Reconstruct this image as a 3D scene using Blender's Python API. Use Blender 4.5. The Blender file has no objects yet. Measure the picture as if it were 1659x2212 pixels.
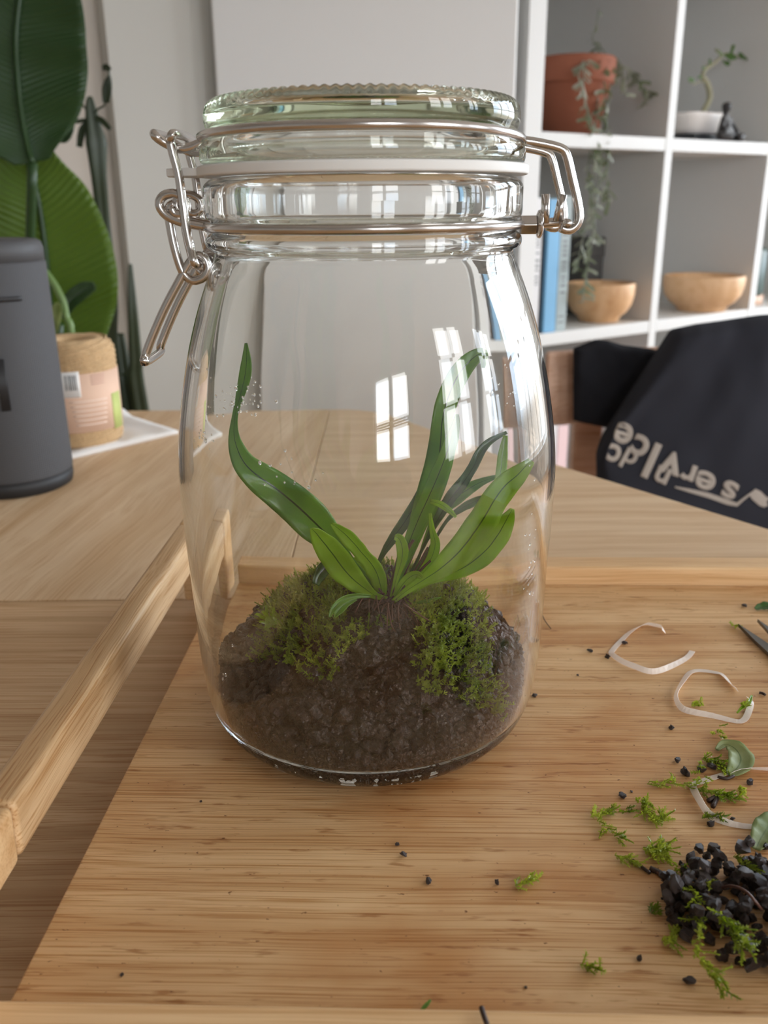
import bpy, bmesh, math, random
import numpy as np
from mathutils import Vector, Matrix, noise as mnoise

# ------------------------------------------------------------------ camera, light, exposure
S = bpy.context.scene
COL = S.collection
F_PX, PITCH, ROLL = 1900.0, math.radians(19.3), math.radians(0.5)
W_PX, H_PX = 1659, 2212
ZT = 0.766                       # top of the bamboo tray's board
ZB = 0.750                       # table top
CAM = np.array([0.0054, -0.2843, ZT + 0.1763])
_f = np.array([0, math.cos(PITCH), -math.sin(PITCH)])
_r = np.array([1.0, 0, 0])
_u = np.cross(_r, _f)
R2 = _r * math.cos(ROLL) - _u * math.sin(ROLL)
U2 = _u * math.cos(ROLL) + _r * math.sin(ROLL)
cam = bpy.data.cameras.new('camera')
cam.sensor_fit = 'VERTICAL'
cam.sensor_height = 36.0
cam.lens = F_PX / H_PX * 36.0
cam.clip_start = 0.01
cam.dof.use_dof = True
cam.dof.focus_distance = 0.285
cam.dof.aperture_fstop = 17.0
cam_o = bpy.data.objects.new('camera', cam)
COL.objects.link(cam_o)
cam_o.matrix_world = Matrix(((R2[0], U2[0], -_f[0], CAM[0]), (R2[1], U2[1], -_f[1], CAM[1]),
                             (R2[2], U2[2], -_f[2], CAM[2]), (0, 0, 0, 1)))
S.camera = cam_o

S.view_settings.view_transform = 'Standard'
S.view_settings.look = 'None'
S.view_settings.gamma = 1.0
S.view_settings.use_curve_mapping = False
S.view_settings.exposure = 0.42
S.cycles.max_bounces = 18
S.cycles.diffuse_bounces = 5
S.cycles.glossy_bounces = 8
S.cycles.transmission_bounces = 16
S.cycles.transparent_max_bounces = 16
S.cycles.sample_clamp_indirect = 12
S.cycles.use_denoising = True
S.cycles.use_adaptive_sampling = False

SKY_STRENGTH = 9.0
wd = bpy.data.worlds.new('daylight')
S.world = wd
wd.use_nodes = True
nt = wd.node_tree
nt.nodes.clear()
wo = nt.nodes.new('ShaderNodeOutputWorld')
bg = nt.nodes.new('ShaderNodeBackground')
tc = nt.nodes.new('ShaderNodeTexCoord')
nz = nt.nodes.new('ShaderNodeTexNoise')
nz.inputs['Scale'].default_value = 2.2
nz.inputs['Detail'].default_value = 6
cr = nt.nodes.new('ShaderNodeValToRGB')
cr.color_ramp.elements[0].position = 0.42
cr.color_ramp.elements[0].color = (0.64, 0.80, 1.0, 1)
cr.color_ramp.elements[1].position = 0.58
cr.color_ramp.elements[1].color = (1.0, 0.99, 0.97, 1)
sep = nt.nodes.new('ShaderNodeSeparateXYZ')
gr = nt.nodes.new('ShaderNodeValToRGB')          # below the horizon: roofs and street, dull
gr.color_ramp.elements[0].position = 0.47
gr.color_ramp.elements[0].color = (0.22, 0.20, 0.18, 1)
gr.color_ramp.elements[1].position = 0.51
gr.color_ramp.elements[1].color = (1, 1, 1, 1)
mp = nt.nodes.new('ShaderNodeMapRange')
mp.inputs['From Min'].default_value = -1
mul = nt.nodes.new('ShaderNodeMixRGB')
mul.blend_type = 'MULTIPLY'
mul.inputs[0].default_value = 1
L = nt.links.new
L(tc.outputs['Generated'], nz.inputs['Vector'])
L(nz.outputs['Fac'], cr.inputs['Fac'])
L(tc.outputs['Generated'], sep.inputs[0])
L(sep.outputs['Z'], mp.inputs['Value'])
L(mp.outputs[0], gr.inputs['Fac'])
L(cr.outputs['Color'], mul.inputs[1])
L(gr.outputs['Color'], mul.inputs[2])
L(mul.outputs[0], bg.inputs['Color'])
bg.inputs['Strength'].default_value = SKY_STRENGTH
L(bg.outputs[0], wo.inputs['Surface'])

# room frame: e_s runs along the bookcase wall, e_n from that wall towards the window wall
ANG = math.radians(34.5)
ES = np.array([math.cos(ANG), math.sin(ANG), 0])
EN = np.array([math.sin(ANG), -math.cos(ANG), 0])
N_WALL, N_WIN, Z_CEIL = -1.362, 2.0, 2.55
S_MAX, S_MIN, N_BACK = 3.3, -2.4, -1.30
WIN_S = [-1.13, 0.44, 2.01]
GLZ_N0, GLZ_N1, GLZ_Z0, GLZ_Z1 = -0.85, 1.25, 0.25, 2.25    # glazed door in the right-hand wall
WIN_W = 0.80
WIN_Z = [(0.90, 1.62), (0.80, 2.00), (0.80, 2.00)]


def sn(s, n, z=0.0):
    p = ES * s + EN * n
    return np.array([p[0], p[1], z])


def portal(c, w, h, xax, zax):
    """portals only steer the sampling of the sky's own light"""
    ld = bpy.data.lights.new('window_portal', 'AREA')
    ld.shape = 'RECTANGLE'
    ld.size, ld.size_y = w, h
    ld.cycles.is_portal = True
    lo = bpy.data.objects.new('window_portal', ld)
    COL.objects.link(lo)
    zax, xax = Vector(zax), Vector(xax)          # local -Z looks into the room
    yax = zax.cross(xax)
    lo.matrix_world = Matrix(((xax.x, yax.x, zax.x, c[0]), (xax.y, yax.y, zax.y, c[1]),
                              (xax.z, yax.z, zax.z, c[2]), (0, 0, 0, 1)))


for ws, (wz0, wz1) in zip(WIN_S, WIN_Z):
    portal(sn(ws + WIN_W / 2, N_WIN + 0.02, (wz0 + wz1) / 2), WIN_W, wz1 - wz0, ES, EN)
portal(sn(S_MAX + .02, (GLZ_N0 + GLZ_N1) / 2, (GLZ_Z0 + GLZ_Z1) / 2), GLZ_N1 - GLZ_N0, GLZ_Z1 - GLZ_Z0, EN, ES)

# ------------------------------------------------------------------ helpers
rnd = random.Random(7)


def ray(x, y):
    return _f + R2 * (x - W_PX / 2) / F_PX - U2 * (y - H_PX / 2) / F_PX


def at_y(x, y, Y):
    d = ray(x, y)
    return CAM + d * ((Y - CAM[1]) / d[1])


def at_z(x, y, Z):
    d = ray(x, y)
    return CAM + d * ((Z - CAM[2]) / d[2])


def at_n(x, y, n):
    d = ray(x, y)
    return CAM + d * ((n - CAM @ EN) / (d @ EN))


def smooth_path(pts, k=6, closed=False):
    P = [np.asarray(p, float) for p in pts]
    n = len(P)
    out = []
    rng = range(n) if closed else range(n - 1)
    for i in rng:
        if closed:
            a, b, c, d = P[i - 1], P[i], P[(i + 1) % n], P[(i + 2) % n]
        else:
            a, b, c, d = P[max(i - 1, 0)], P[i], P[i + 1], P[min(i + 2, n - 1)]
        for j in range(k):
            t = j / k
            out.append(0.5 * ((2 * b) + (c - a) * t + (2 * a - 5 * b + 4 * c - d) * t * t
                              + (3 * b - 3 * c + d - a) * t ** 3))
    if not closed:
        out.append(P[-1])
    return out


class MB:
    def __init__(self):
        self.v, self.f, self.uv = [], [], []

    def add(self, verts, faces, uvs=None):
        o = len(self.v)
        self.v += [tuple(map(float, p)) for p in verts]
        self.uv += [tuple(q) for q in uvs] if uvs is not None else [(0.0, 0.0)] * len(verts)
        self.f += [tuple(i + o for i in f) for f in faces]
        return self

    def box(self, c, s, rot=None):
        hx, hy, hz = s[0] / 2, s[1] / 2, s[2] / 2
        vs = [np.array([x, y, z]) for x in (-hx, hx) for y in (-hy, hy) for z in (-hz, hz)]
        if rot is not None:
            vs = [rot @ q for q in vs]
        vs = [q + np.asarray(c) for q in vs]
        return self.add(vs, [(0, 1, 3, 2), (4, 6, 7, 5), (0, 4, 5, 1), (2, 3, 7, 6), (0, 2, 6, 4), (1, 5, 7, 3)])

    def prism(self, poly, z0, z1):
        n = len(poly)
        vs = [(p[0], p[1], z0) for p in poly] + [(p[0], p[1], z1) for p in poly]
        fs = [tuple(reversed(range(n))), tuple(range(n, 2 * n))]
        fs += [(i, (i + 1) % n, n + (i + 1) % n, n + i) for i in range(n)]
        return self.add(vs, fs)

    def tube(self, path, r, n=8, closed=False):
        P = [np.asarray(p, float) for p in path]
        m = len(P)
        rr = r if hasattr(r, '__len__') else [r] * m
        T = []
        for i in range(m):
            if closed:
                t = P[(i + 1) % m] - P[i - 1]
            else:
                t = P[min(i + 1, m - 1)] - P[max(i - 1, 0)]
            T.append(t / (np.linalg.norm(t) + 1e-12))
        a = np.array([0, 0, 1.0]) if abs(T[0][2]) < 0.9 else np.array([1.0, 0, 0])
        N = np.cross(T[0], a)
        N /= np.linalg.norm(N)
        vs = []
        frames = []
        for i in range(m):
            N = N - T[i] * (N @ T[i])
            N /= np.linalg.norm(N) + 1e-12
            frames.append(N.copy())
        tw = 0.0
        if closed:
            B0 = np.cross(T[0], frames[0])
            Nl = frames[-1] - T[0] * (frames[-1] @ T[0])
            tw = math.atan2(Nl @ B0, Nl @ frames[0])
        for i in range(m):
            N = frames[i]
            B = np.cross(T[i], N)
            for k in range(n):
                an = 2 * math.pi * k / n - tw * i / m
                vs.append(P[i] + (N * math.cos(an) + B * math.sin(an)) * rr[i])
        fs = []
        for i in range(m if closed else m - 1):
            j = (i + 1) % m
            for k in range(n):
                k2 = (k + 1) % n
                fs.append((i * n + k, i * n + k2, j * n + k2, j * n + k))
        if not closed:
            fs += [tuple(reversed(range(n))), tuple(range((m - 1) * n, m * n))]
        return self.add(vs, fs)

    def lathe(self, prof, n=48, c=(0, 0, 0), closed=False, warp=None):
        """prof: (r, z); a ring with r == 0 becomes a pole."""
        vs, rings = [], []
        for r, z in prof:
            if r <= 1e-9:
                rings.append([len(vs)])
                vs.append((c[0], c[1], c[2] + z))
            else:
                ids = []
                for k in range(n):
                    a = 2 * math.pi * k / n
                    r2, z2 = (r, z) if warp is None else warp(r, z, a)
                    ids.append(len(vs))
                    vs.append((c[0] + r2 * math.cos(a), c[1] + r2 * math.sin(a), c[2] + z2))
                rings.append(ids)
        fs = []
        prs = list(zip(rings[:-1], rings[1:]))
        if closed:
            prs.append((rings[-1], rings[0]))
        for A, B in prs:
            for k in range(n):
                k2 = (k + 1) % n
                if len(A) == 1 and len(B) == 1:
                    break
                if len(A) == 1:
                    fs.append((A[0], B[k2], B[k]))
                elif len(B) == 1:
                    fs.append((A[k], A[k2], B[0]))
                else:
                    fs.append((A[k], A[k2], B[k2], B[k]))
        return self.add(vs, fs)

    def grid(self, G, uv=None, close_u=False):
        m, n = len(G), len(G[0])
        vs = [p for row in G for p in row]
        us = [q for row in uv for q in row] if uv is not None else None
        fs = []
        for i in range(m - 1):
            for j in range(n if close_u else n - 1):
                j2 = (j + 1) % n
                fs.append((i * n + j, i * n + j2, (i + 1) * n + j2, (i + 1) * n + j))
        return self.add(vs, fs, us)

    def mesh(self, name, smooth=True):
        me = bpy.data.meshes.new(name)
        me.from_pydata(self.v, [], self.f)
        if any(q != (0.0, 0.0) for q in self.uv):
            lay = me.uv_layers.new(name='uv')
            idx = np.zeros(len(me.loops), dtype=np.int32)
            me.loops.foreach_get('vertex_index', idx)
            lay.data.foreach_set('uv', np.array(self.uv, dtype=np.float32)[idx].ravel())
        if smooth:
            me.polygons.foreach_set('use_smooth', [True] * len(me.polygons))
        me.update()
        return me

    def build(self, name, m, parent=None, smooth=True, fix=True):
        me = self.mesh(name, smooth)
        if fix:
            bm = bmesh.new()
            bm.from_mesh(me)
            bmesh.ops.recalc_face_normals(bm, faces=bm.faces)
            bm.to_mesh(me)
            bm.free()
        return link(name, me, m, parent)


def link(name, me, m=None, parent=None):
    if m is not None and not me.materials:
        me.materials.append(m)
    o = bpy.data.objects.new(name, me)
    COL.objects.link(o)
    if parent is not None:
        o.parent = parent
        o.matrix_parent_inverse = Matrix.Translation(-parent.location) if parent.type == 'EMPTY' else Matrix.Identity(4)
    return o


def tag(o, label, cat, group=None, kind=None):
    o['label'] = label
    o['category'] = cat
    if group:
        o['group'] = group
    if kind:
        o['kind'] = kind
    return o


def thing(name, label, cat, loc, group=None):
    """An Empty at the thing's base; its parts are built in world space and hang under it."""
    o = bpy.data.objects.new(name, None)
    COL.objects.link(o)
    o.location = Vector([float(q) for q in loc])
    o.empty_display_size = 0.02
    return tag(o, label, cat, group)


def struct(o):
    o['kind'] = 'structure'
    return o


def bevel(o, w, seg=2):
    md = o.modifiers.new('bevel', 'BEVEL')
    md.width = w
    md.segments = seg
    md.limit_method = 'ANGLE'
    md.angle_limit = math.radians(40)
    for p in o.data.polygons:
        p.use_smooth = True
    wn = o.modifiers.new('weighted', 'WEIGHTED_NORMAL')
    wn.keep_sharp = True
    return o


def solidify(o, t, offset=0.0):
    md = o.modifiers.new('solid', 'SOLIDIFY')
    md.thickness = t
    md.offset = offset
    return o


# ------------------------------------------------------------------ materials
def base_mat(name):
    m = bpy.data.materials.new(name)
    m.use_nodes = True
    n = m.node_tree
    return m, n, n.nodes['Principled BSDF']


def srgb(r, g, b):
    def f(c):
        c /= 255.0
        return c / 12.92 if c <= 0.04045 else ((c + 0.055) / 1.055) ** 2.4
    return (f(r), f(g), f(b), 1)


def plain(name, col, rough=0.5, metal=0.0, spec=0.5, bump=0.0, bscale=200, var=0.0, vscale=20, coat=0.0):
    m, n, b = base_mat(name)
    b.inputs['Base Color'].default_value = col
    b.inputs['Roughness'].default_value = rough
    b.inputs['Metallic'].default_value = metal
    b.inputs['Specular IOR Level'].default_value = spec
    b.inputs['Coat Weight'].default_value = coat
    tcn = n.nodes.new('ShaderNodeTexCoord')
    if var > 0:
        no = n.nodes.new('ShaderNodeTexNoise')
        no.inputs['Scale'].default_value = vscale
        no.inputs['Detail'].default_value = 4
        mx = n.nodes.new('ShaderNodeMixRGB')
        mx.inputs[1].default_value = tuple(c * (1 - var) for c in col[:3]) + (1,)
        mx.inputs[2].default_value = tuple(min(1, c * (1 + var)) for c in col[:3]) + (1,)
        n.links.new(tcn.outputs['Object'], no.inputs['Vector'])
        n.links.new(no.outputs['Fac'], mx.inputs[0])
        n.links.new(mx.outputs[0], b.inputs['Base Color'])
    if bump > 0:
        no = n.nodes.new('ShaderNodeTexNoise')
        no.inputs['Scale'].default_value = bscale
        bp = n.nodes.new('ShaderNodeBump')
        bp.inputs['Strength'].default_value = bump
        bp.inputs['Distance'].default_value = 0.002
        n.links.new(tcn.outputs['Object'], no.inputs['Vector'])
        n.links.new(no.outputs['Fac'], bp.inputs['Height'])
        n.links.new(bp.outputs[0], b.inputs['Normal'])
    return m


def wood(name, light, dark, scale, fine=1.0, rot=0.0, stain=None, rough=0.45, bump=0.15, warp=0.02, fibre=0.5):
    """grain runs along local X turned by rot about Z. scale = (along, across, up)."""
    m, n, b = base_mat(name)
    N, Lk = n.nodes.new, n.links.new
    t = N('ShaderNodeTexCoord')
    mp0 = N('ShaderNodeMapping')
    mp0.inputs['Rotation'].default_value = (0, 0, rot)
    Lk(t.outputs['Object'], mp0.inputs['Vector'])
    wn_ = N('ShaderNodeTexNoise')
    wn_.inputs['Scale'].default_value = 9
    wn_.inputs['Detail'].default_value = 2
    Lk(mp0.outputs[0], wn_.inputs['Vector'])
    sub = N('ShaderNodeVectorMath')
    sub.operation = 'MULTIPLY_ADD'
    sub.inputs[1].default_value = (0, warp, warp)
    Lk(wn_.outputs['Color'], sub.inputs[0])
    Lk(mp0.outputs[0], sub.inputs[2])

    def nz_(sc, det, dist=0.0):
        q = N('ShaderNodeMapping')
        q.inputs['Scale'].default_value = sc
        Lk(sub.outputs[0], q.inputs['Vector'])
        k = N('ShaderNodeTexNoise')
        k.inputs['Scale'].default_value = 1.0
        k.inputs['Detail'].default_value = det
        k.inputs['Distortion'].default_value = dist
        Lk(q.outputs[0], k.inputs['Vector'])
        return k
    a = nz_(scale, 5, 0.3)
    f = nz_((scale[0] * 2.5, scale[1] * 9 * fine, scale[2] * 9 * fine), 3)
    r1 = N('ShaderNodeValToRGB')
    r1.color_ramp.elements[0].position = 0.34
    r1.color_ramp.elements[0].color = dark
    r1.color_ramp.elements[1].position = 0.62
    r1.color_ramp.elements[1].color = light
    Lk(a.outputs['Fac'], r1.inputs['Fac'])
    r2 = N('ShaderNodeValToRGB')
    r2.color_ramp.elements[0].position = 0.36
    r2.color_ramp.elements[0].color = (1 - fibre * .72, 1 - fibre * 1.1, max(0, 1 - fibre * 1.5), 1)
    r2.color_ramp.elements[1].position = 0.50
    r2.color_ramp.elements[1].color = (1, 1, 1, 1)
    Lk(f.outputs['Fac'], r2.inputs['Fac'])
    mx = N('ShaderNodeMixRGB')
    mx.blend_type = 'MULTIPLY'
    mx.inputs[0].default_value = 1
    Lk(r1.outputs[0], mx.inputs[1])
    Lk(r2.outputs[0], mx.inputs[2])
    out = mx.outputs[0]
    if stain is not None:
        for (sc, lo, hi, colr, amt, det) in stain:
            q = N('ShaderNodeMapping')
            q.inputs['Scale'].default_value = sc
            Lk(mp0.outputs[0], q.inputs['Vector'])
            k = N('ShaderNodeTexNoise')
            k.inputs['Scale'].default_value = 1
            k.inputs['Detail'].default_value = det
            k.inputs['Roughness'].default_value = 0.6
            Lk(q.outputs[0], k.inputs['Vector'])
            rr = N('ShaderNodeMapRange')
            rr.inputs['From Min'].default_value = lo
            rr.inputs['From Max'].default_value = hi
            rr.inputs['To Max'].default_value = amt
            Lk(k.outputs['Fac'], rr.inputs['Value'])
            m2 = N('ShaderNodeMixRGB')
            m2.blend_type = 'MULTIPLY'
            m2.inputs[2].default_value = colr
            Lk(rr.outputs[0], m2.inputs[0])
            Lk(out, m2.inputs[1])
            out = m2.outputs[0]
    Lk(out, b.inputs['Base Color'])
    b.inputs['Roughness'].default_value = rough
    b.inputs['Specular IOR Level'].default_value = 0.4
    bp = N('ShaderNodeBump')
    bp.inputs['Strength'].default_value = bump
    bp.inputs['Distance'].default_value = 0.001
    Lk(f.outputs['Fac'], bp.inputs['Height'])
    Lk(bp.outputs[0], b.inputs['Normal'])
    return m


def leaf_mat(name, c1, c2, rib, trans=0.45, rough=0.35, veins=0.0, vscale=40, ribw=0.035, coat=0.0):
    """uv.x runs across the leaf with the midrib at 0.5, uv.y along it."""
    m, n, b = base_mat(name)
    N, Lk = n.nodes.new, n.links.new
    t = N('ShaderNodeTexCoord')
    no = N('ShaderNodeTexNoise')
    no.inputs['Scale'].default_value = vscale
    no.inputs['Detail'].default_value = 5
    Lk(t.outputs['Object'], no.inputs['Vector'])
    rp = N('ShaderNodeValToRGB')
    rp.color_ramp.elements[0].position = 0.35
    rp.color_ramp.elements[0].color = c1
    rp.color_ramp.elements[1].position = 0.65
    rp.color_ramp.elements[1].color = c2
    Lk(no.outputs['Fac'], rp.inputs['Fac'])
    uv = N('ShaderNodeUVMap')
    sp = N('ShaderNodeSeparateXYZ')
    Lk(uv.outputs[0], sp.inputs[0])
    d = N('ShaderNodeMath')
    d.operation = 'SUBTRACT'
    d.inputs[1].default_value = 0.5
    Lk(sp.outputs['X'], d.inputs[0])
    ab = N('ShaderNodeMath')
    ab.operation = 'ABSOLUTE'
    Lk(d.outputs[0], ab.inputs[0])
    mr = N('ShaderNodeMapRange')
    mr.inputs['From Min'].default_value = ribw * 0.5
    mr.inputs['From Max'].default_value = ribw
    mr.inputs['To Min'].default_value = 1
    mr.inputs['To Max'].default_value = 0
    Lk(ab.outputs[0], mr.inputs['Value'])
    mx = N('ShaderNodeMixRGB')
    mx.inputs[2].default_value = rib
    Lk(mr.outputs[0], mx.inputs[0])
    Lk(rp.outputs[0], mx.inputs[1])
    Lk(mx.outputs[0], b.inputs['Base Color'])
    b.inputs['Roughness'].default_value = rough
    b.inputs['Coat Weight'].default_value = coat
    tr = N('ShaderNodeBsdfTranslucent')
    hs = N('ShaderNodeHueSaturation')
    hs.inputs['Value'].default_value = 1.5
    hs.inputs['Saturation'].default_value = 1.1
    Lk(mx.outputs[0], hs.inputs['Color'])
    Lk(hs.outputs[0], tr.inputs['Color'])
    ms = N('ShaderNodeMixShader')
    ms.inputs[0].default_value = trans
    Lk(b.outputs[0], ms.inputs[1])
    Lk(tr.outputs[0], ms.inputs[2])
    Lk(ms.outputs[0], n.nodes['Material Output'].inputs['Surface'])
    bp = N('ShaderNodeBump')
    bp.inputs['Strength'].default_value = 0.35
    bp.inputs['Distance'].default_value = 0.002
    if veins > 0:
        # side veins slant away from the midrib
        ma = N('ShaderNodeMath')
        ma.operation = 'MULTIPLY_ADD'
        ma.inputs[1].default_value = -0.22
        Lk(ab.outputs[0], ma.inputs[0])
        Lk(sp.outputs['Y'], ma.inputs[2])
        sc = N('ShaderNodeMath')
        sc.operation = 'MULTIPLY'
        sc.inputs[1].default_value = veins
        Lk(ma.outputs[0], sc.inputs[0])
        si = N('ShaderNodeMath')
        si.operation = 'SINE'
        Lk(sc.outputs[0], si.inputs[0])
        Lk(si.outputs[0], bp.inputs['Height'])
    else:
        Lk(no.outputs['Fac'], bp.inputs['Height'])
    Lk(bp.outputs[0], b.inputs['Normal'])
    Lk(bp.outputs[0], tr.inputs['Normal'])
    return m


def glass_mat(name, col=(1, 1, 1, 1), rough=0.0, ior=1.5, absorb=None):
    m = bpy.data.materials.new(name)
    m.use_nodes = True
    n = m.node_tree
    n.nodes.clear()
    o = n.nodes.new('ShaderNodeOutputMaterial')
    g = n.nodes.new('ShaderNodeBsdfGlass')
    g.inputs['Color'].default_value = col
    g.inputs['Roughness'].default_value = rough
    g.inputs['IOR'].default_value = ior
    n.links.new(g.outputs[0], o.inputs['Surface'])
    if absorb:
        v = n.nodes.new('ShaderNodeVolumeAbsorption')
        v.inputs['Color'].default_value = absorb[0]
        v.inputs['Density'].default_value = absorb[1]
        n.links.new(v.outputs[0], o.inputs['Volume'])
    return m


M = {}
M['wall'] = plain('painted_wall', srgb(196, 194, 187), 0.9, bump=0.05, bscale=300)
M['wall_left'] = plain('beige_painted_wall', srgb(206, 198, 188), 0.9, bump=0.05, bscale=300)
M['ceiling'] = plain('white_ceiling', srgb(235, 234, 230), 0.9)
M['floor'] = wood('floor_boards', srgb(170, 135, 100), srgb(130, 98, 70), (1.5, 14, 14))
M['white_panel'] = plain('white_lacquer', srgb(238, 238, 237), 0.55)
M['shelf'] = plain('white_shelf_foil', srgb(214, 213, 210), 0.45)
M['frame'] = plain('white_window_paint', srgb(230, 230, 228), 0.5)
OAK_L, OAK_D = srgb(228, 200, 164), srgb(210, 176, 136)
M['oak_near'] = wood('oak_crossgrain', srgb(214, 180, 140), srgb(184, 146, 104), (4, 110, 110), fine=1.3, fibre=0.34, rough=0.5, warp=.004)
M['oak_side'] = wood('oak_side_boards', OAK_L, OAK_D, (4, 90, 90), fine=1.3, fibre=0.16, rough=0.5, warp=.006)
M['oak_far'] = wood('oak_longgrain', OAK_L, OAK_D, (3, 70, 70), fine=1.2, rot=math.radians(-84), fibre=0.2, rough=0.5, warp=.012)
BST = [((9, 15, 9), 0.47, 0.66, (0.74, 0.53, 0.34, 1), 0.85, 4),
       ((60, 320, 60), 0.60, 0.70, (0.55, 0.38, 0.24, 1), 0.8, 3),
       ((420, 700, 420), 0.71, 0.76, (0.25, 0.15, 0.08, 1), 0.9, 2)]
M['bamboo'] = wood('bamboo_board', srgb(228, 190, 142), srgb(210, 166, 116), (4, 120, 120), fine=1.7, stain=BST, fibre=0.40, warp=0.004, rough=0.42, bump=0.25)
M['bamboo_x'] = wood('bamboo_rail', srgb(234, 196, 148), srgb(216, 172, 122), (6, 150, 150), fine=1.0, fibre=0.2, warp=0.004, rough=0.4)
M['bamboo_y'] = wood('bamboo_side_rail', srgb(234, 200, 156), srgb(206, 166, 120), (6, 150, 150), fine=1.2, rot=math.radians(90), fibre=0.36, warp=0.008, rough=0.4)
M['glass'] = glass_mat('clear_glass', (0.985, 0.99, 0.985, 1), 0.0, 1.5)
M['lid_glass'] = glass_mat('lid_glass', (0.985, 0.99, 0.98, 1), 0.0, 1.5, absorb=((0.70, 0.78, 0.56, 1), 15))
M['water'] = glass_mat('water_drops', (1, 1, 1, 1), 0.0, 1.33)
M['rubber'] = plain('white_rubber', srgb(226, 224, 220), 0.55)
M['steel'] = plain('steel_wire', srgb(205, 200, 196), 0.2, metal=1.0)
M['steel_dark'] = plain('scissor_steel', srgb(120, 118, 116), 0.35, metal=1.0)
M['soil'] = plain('dark_soil', srgb(58, 41, 32), 0.42, bump=0.6, bscale=900, var=0.85, vscale=170)
M['grain'] = plain('black_soil_granule', srgb(62, 48, 42), 0.30, bump=0.6, bscale=900, var=0.4, vscale=300)
M['root'] = plain('brown_root', srgb(92, 58, 44), 0.5)
M['root_dark'] = plain('dark_root', srgb(58, 40, 32), 0.5)
M['moss'] = leaf_mat('moss', srgb(120, 138, 42), srgb(182, 190, 84), srgb(120, 140, 40), trans=0.45, rough=0.35, vscale=90, ribw=0.0001)
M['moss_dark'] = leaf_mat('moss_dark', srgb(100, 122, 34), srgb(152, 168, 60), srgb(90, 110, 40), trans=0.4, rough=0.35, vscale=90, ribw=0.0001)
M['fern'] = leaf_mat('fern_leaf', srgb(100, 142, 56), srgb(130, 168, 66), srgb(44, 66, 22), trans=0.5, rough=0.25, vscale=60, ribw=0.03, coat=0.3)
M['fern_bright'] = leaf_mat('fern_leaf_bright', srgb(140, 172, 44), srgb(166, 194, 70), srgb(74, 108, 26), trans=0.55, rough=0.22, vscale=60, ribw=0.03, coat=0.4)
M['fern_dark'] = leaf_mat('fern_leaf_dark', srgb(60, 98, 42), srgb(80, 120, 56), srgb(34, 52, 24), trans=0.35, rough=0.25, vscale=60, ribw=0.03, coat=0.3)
M['bird_dark'] = leaf_mat('big_leaf_dark', srgb(38, 66, 32), srgb(48, 78, 38), srgb(34, 54, 32), trans=0.18, rough=0.33, veins=260, vscale=5, ribw=0.03)
M['bird_light'] = leaf_mat('big_leaf_light', srgb(92, 122, 42), srgb(106, 134, 52), srgb(46, 74, 26), trans=0.4, rough=0.33, veins=260, vscale=5, ribw=0.025)
M['succulent'] = plain('dark_succulent', srgb(40, 52, 28), 0.45, var=0.3, vscale=30)
M['plant'] = plain('pale_stem', srgb(112, 140, 84), 0.45)
M['vine'] = leaf_mat('vine_leaf', srgb(84, 96, 58), srgb(168, 170, 156), srgb(120, 130, 100), trans=0.3, rough=0.4, vscale=25, ribw=0.05)
M['bonsai'] = leaf_mat('bonsai_leaf', srgb(78, 112, 54), srgb(96, 130, 66), srgb(80, 110, 60), trans=0.3, rough=0.4, vscale=25, ribw=0.05)
M['bark'] = plain('pale_bark', srgb(150, 146, 120), 0.8, bump=0.3, bscale=120, var=0.15, vscale=60)
M['terracotta'] = plain('terracotta', srgb(142, 82, 58), 0.8, var=0.08, vscale=14)
M['pot'] = plain('grey_pot', srgb(120, 118, 112), 0.7)
M['pot_soil'] = plain('pot_soil', srgb(60, 46, 36), 0.95, bump=0.6, bscale=200)
M['ceramic'] = plain('white_ceramic', srgb(226, 218, 212), 0.35)
M['black'] = plain('black_wood', srgb(34, 36, 40), 0.5)
M['figure'] = plain('black_resin', srgb(44, 42, 42), 0.5)
M['bowl'] = wood('bowl_wood', srgb(224, 184, 142), srgb(204, 160, 116), (30, 6, 6), fibre=0.12, rough=0.5)
M['book_white'] = plain('white_spine', srgb(214, 212, 212), 0.5)
M['book_black'] = plain('black_spine', srgb(44, 44, 46), 0.5)
M['book_blue'] = plain('blue_spine', srgb(112, 168, 206), 0.45, var=0.15, vscale=12)
M['book_grey'] = plain('bluegrey_spine', srgb(160, 172, 172), 0.5)
M['book_pink'] = plain('pink_spine', srgb(226, 196, 196), 0.5)
M['ink'] = plain('grey_print', srgb(112, 116, 116), 0.6)
M['box_dark'] = plain('dark_grey_card', srgb(84, 82, 80), 0.8)
M['box_grey'] = plain('mid_grey_card', srgb(124, 120, 114), 0.8)
M['teal'] = plain('dark_teal', srgb(52, 74, 66), 0.4)
M['chair_wood'] = wood('chair_wood', srgb(216, 180, 156), srgb(194, 156, 132), (4, 40, 40), fibre=0.2)
M['cloth_black'] = plain('black_cotton', srgb(50, 51, 58), 0.95, spec=0.15, bump=0.2, bscale=900)
M['cloth_jet'] = plain('jet_black_cotton', srgb(38, 39, 44), 0.95, spec=0.15, bump=0.2, bscale=900)
M['print'] = plain('beige_print', srgb(172, 162, 152), 0.8)
M['speaker'] = plain('charcoal_mesh', srgb(76, 76, 78), 0.75)
M['speaker_cap'] = plain('charcoal_rubber', srgb(72, 72, 74), 0.6)
M['speaker_dark'] = plain('black_rubber', srgb(34, 34, 36), 0.55)
M['twine'] = plain('jute_twine', srgb(206, 174, 132), 0.9, bump=0.6, bscale=500, var=0.2, vscale=120)
M['band'] = plain('pink_paper', srgb(226, 190, 166), 0.7, var=0.04, vscale=30)
M['band_green'] = plain('green_print', srgb(190, 200, 120), 0.7)
M['label'] = plain('white_label', srgb(236, 234, 232), 0.6)
M['print_pale'] = plain('pale_print', srgb(238, 214, 200), 0.7)
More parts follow.
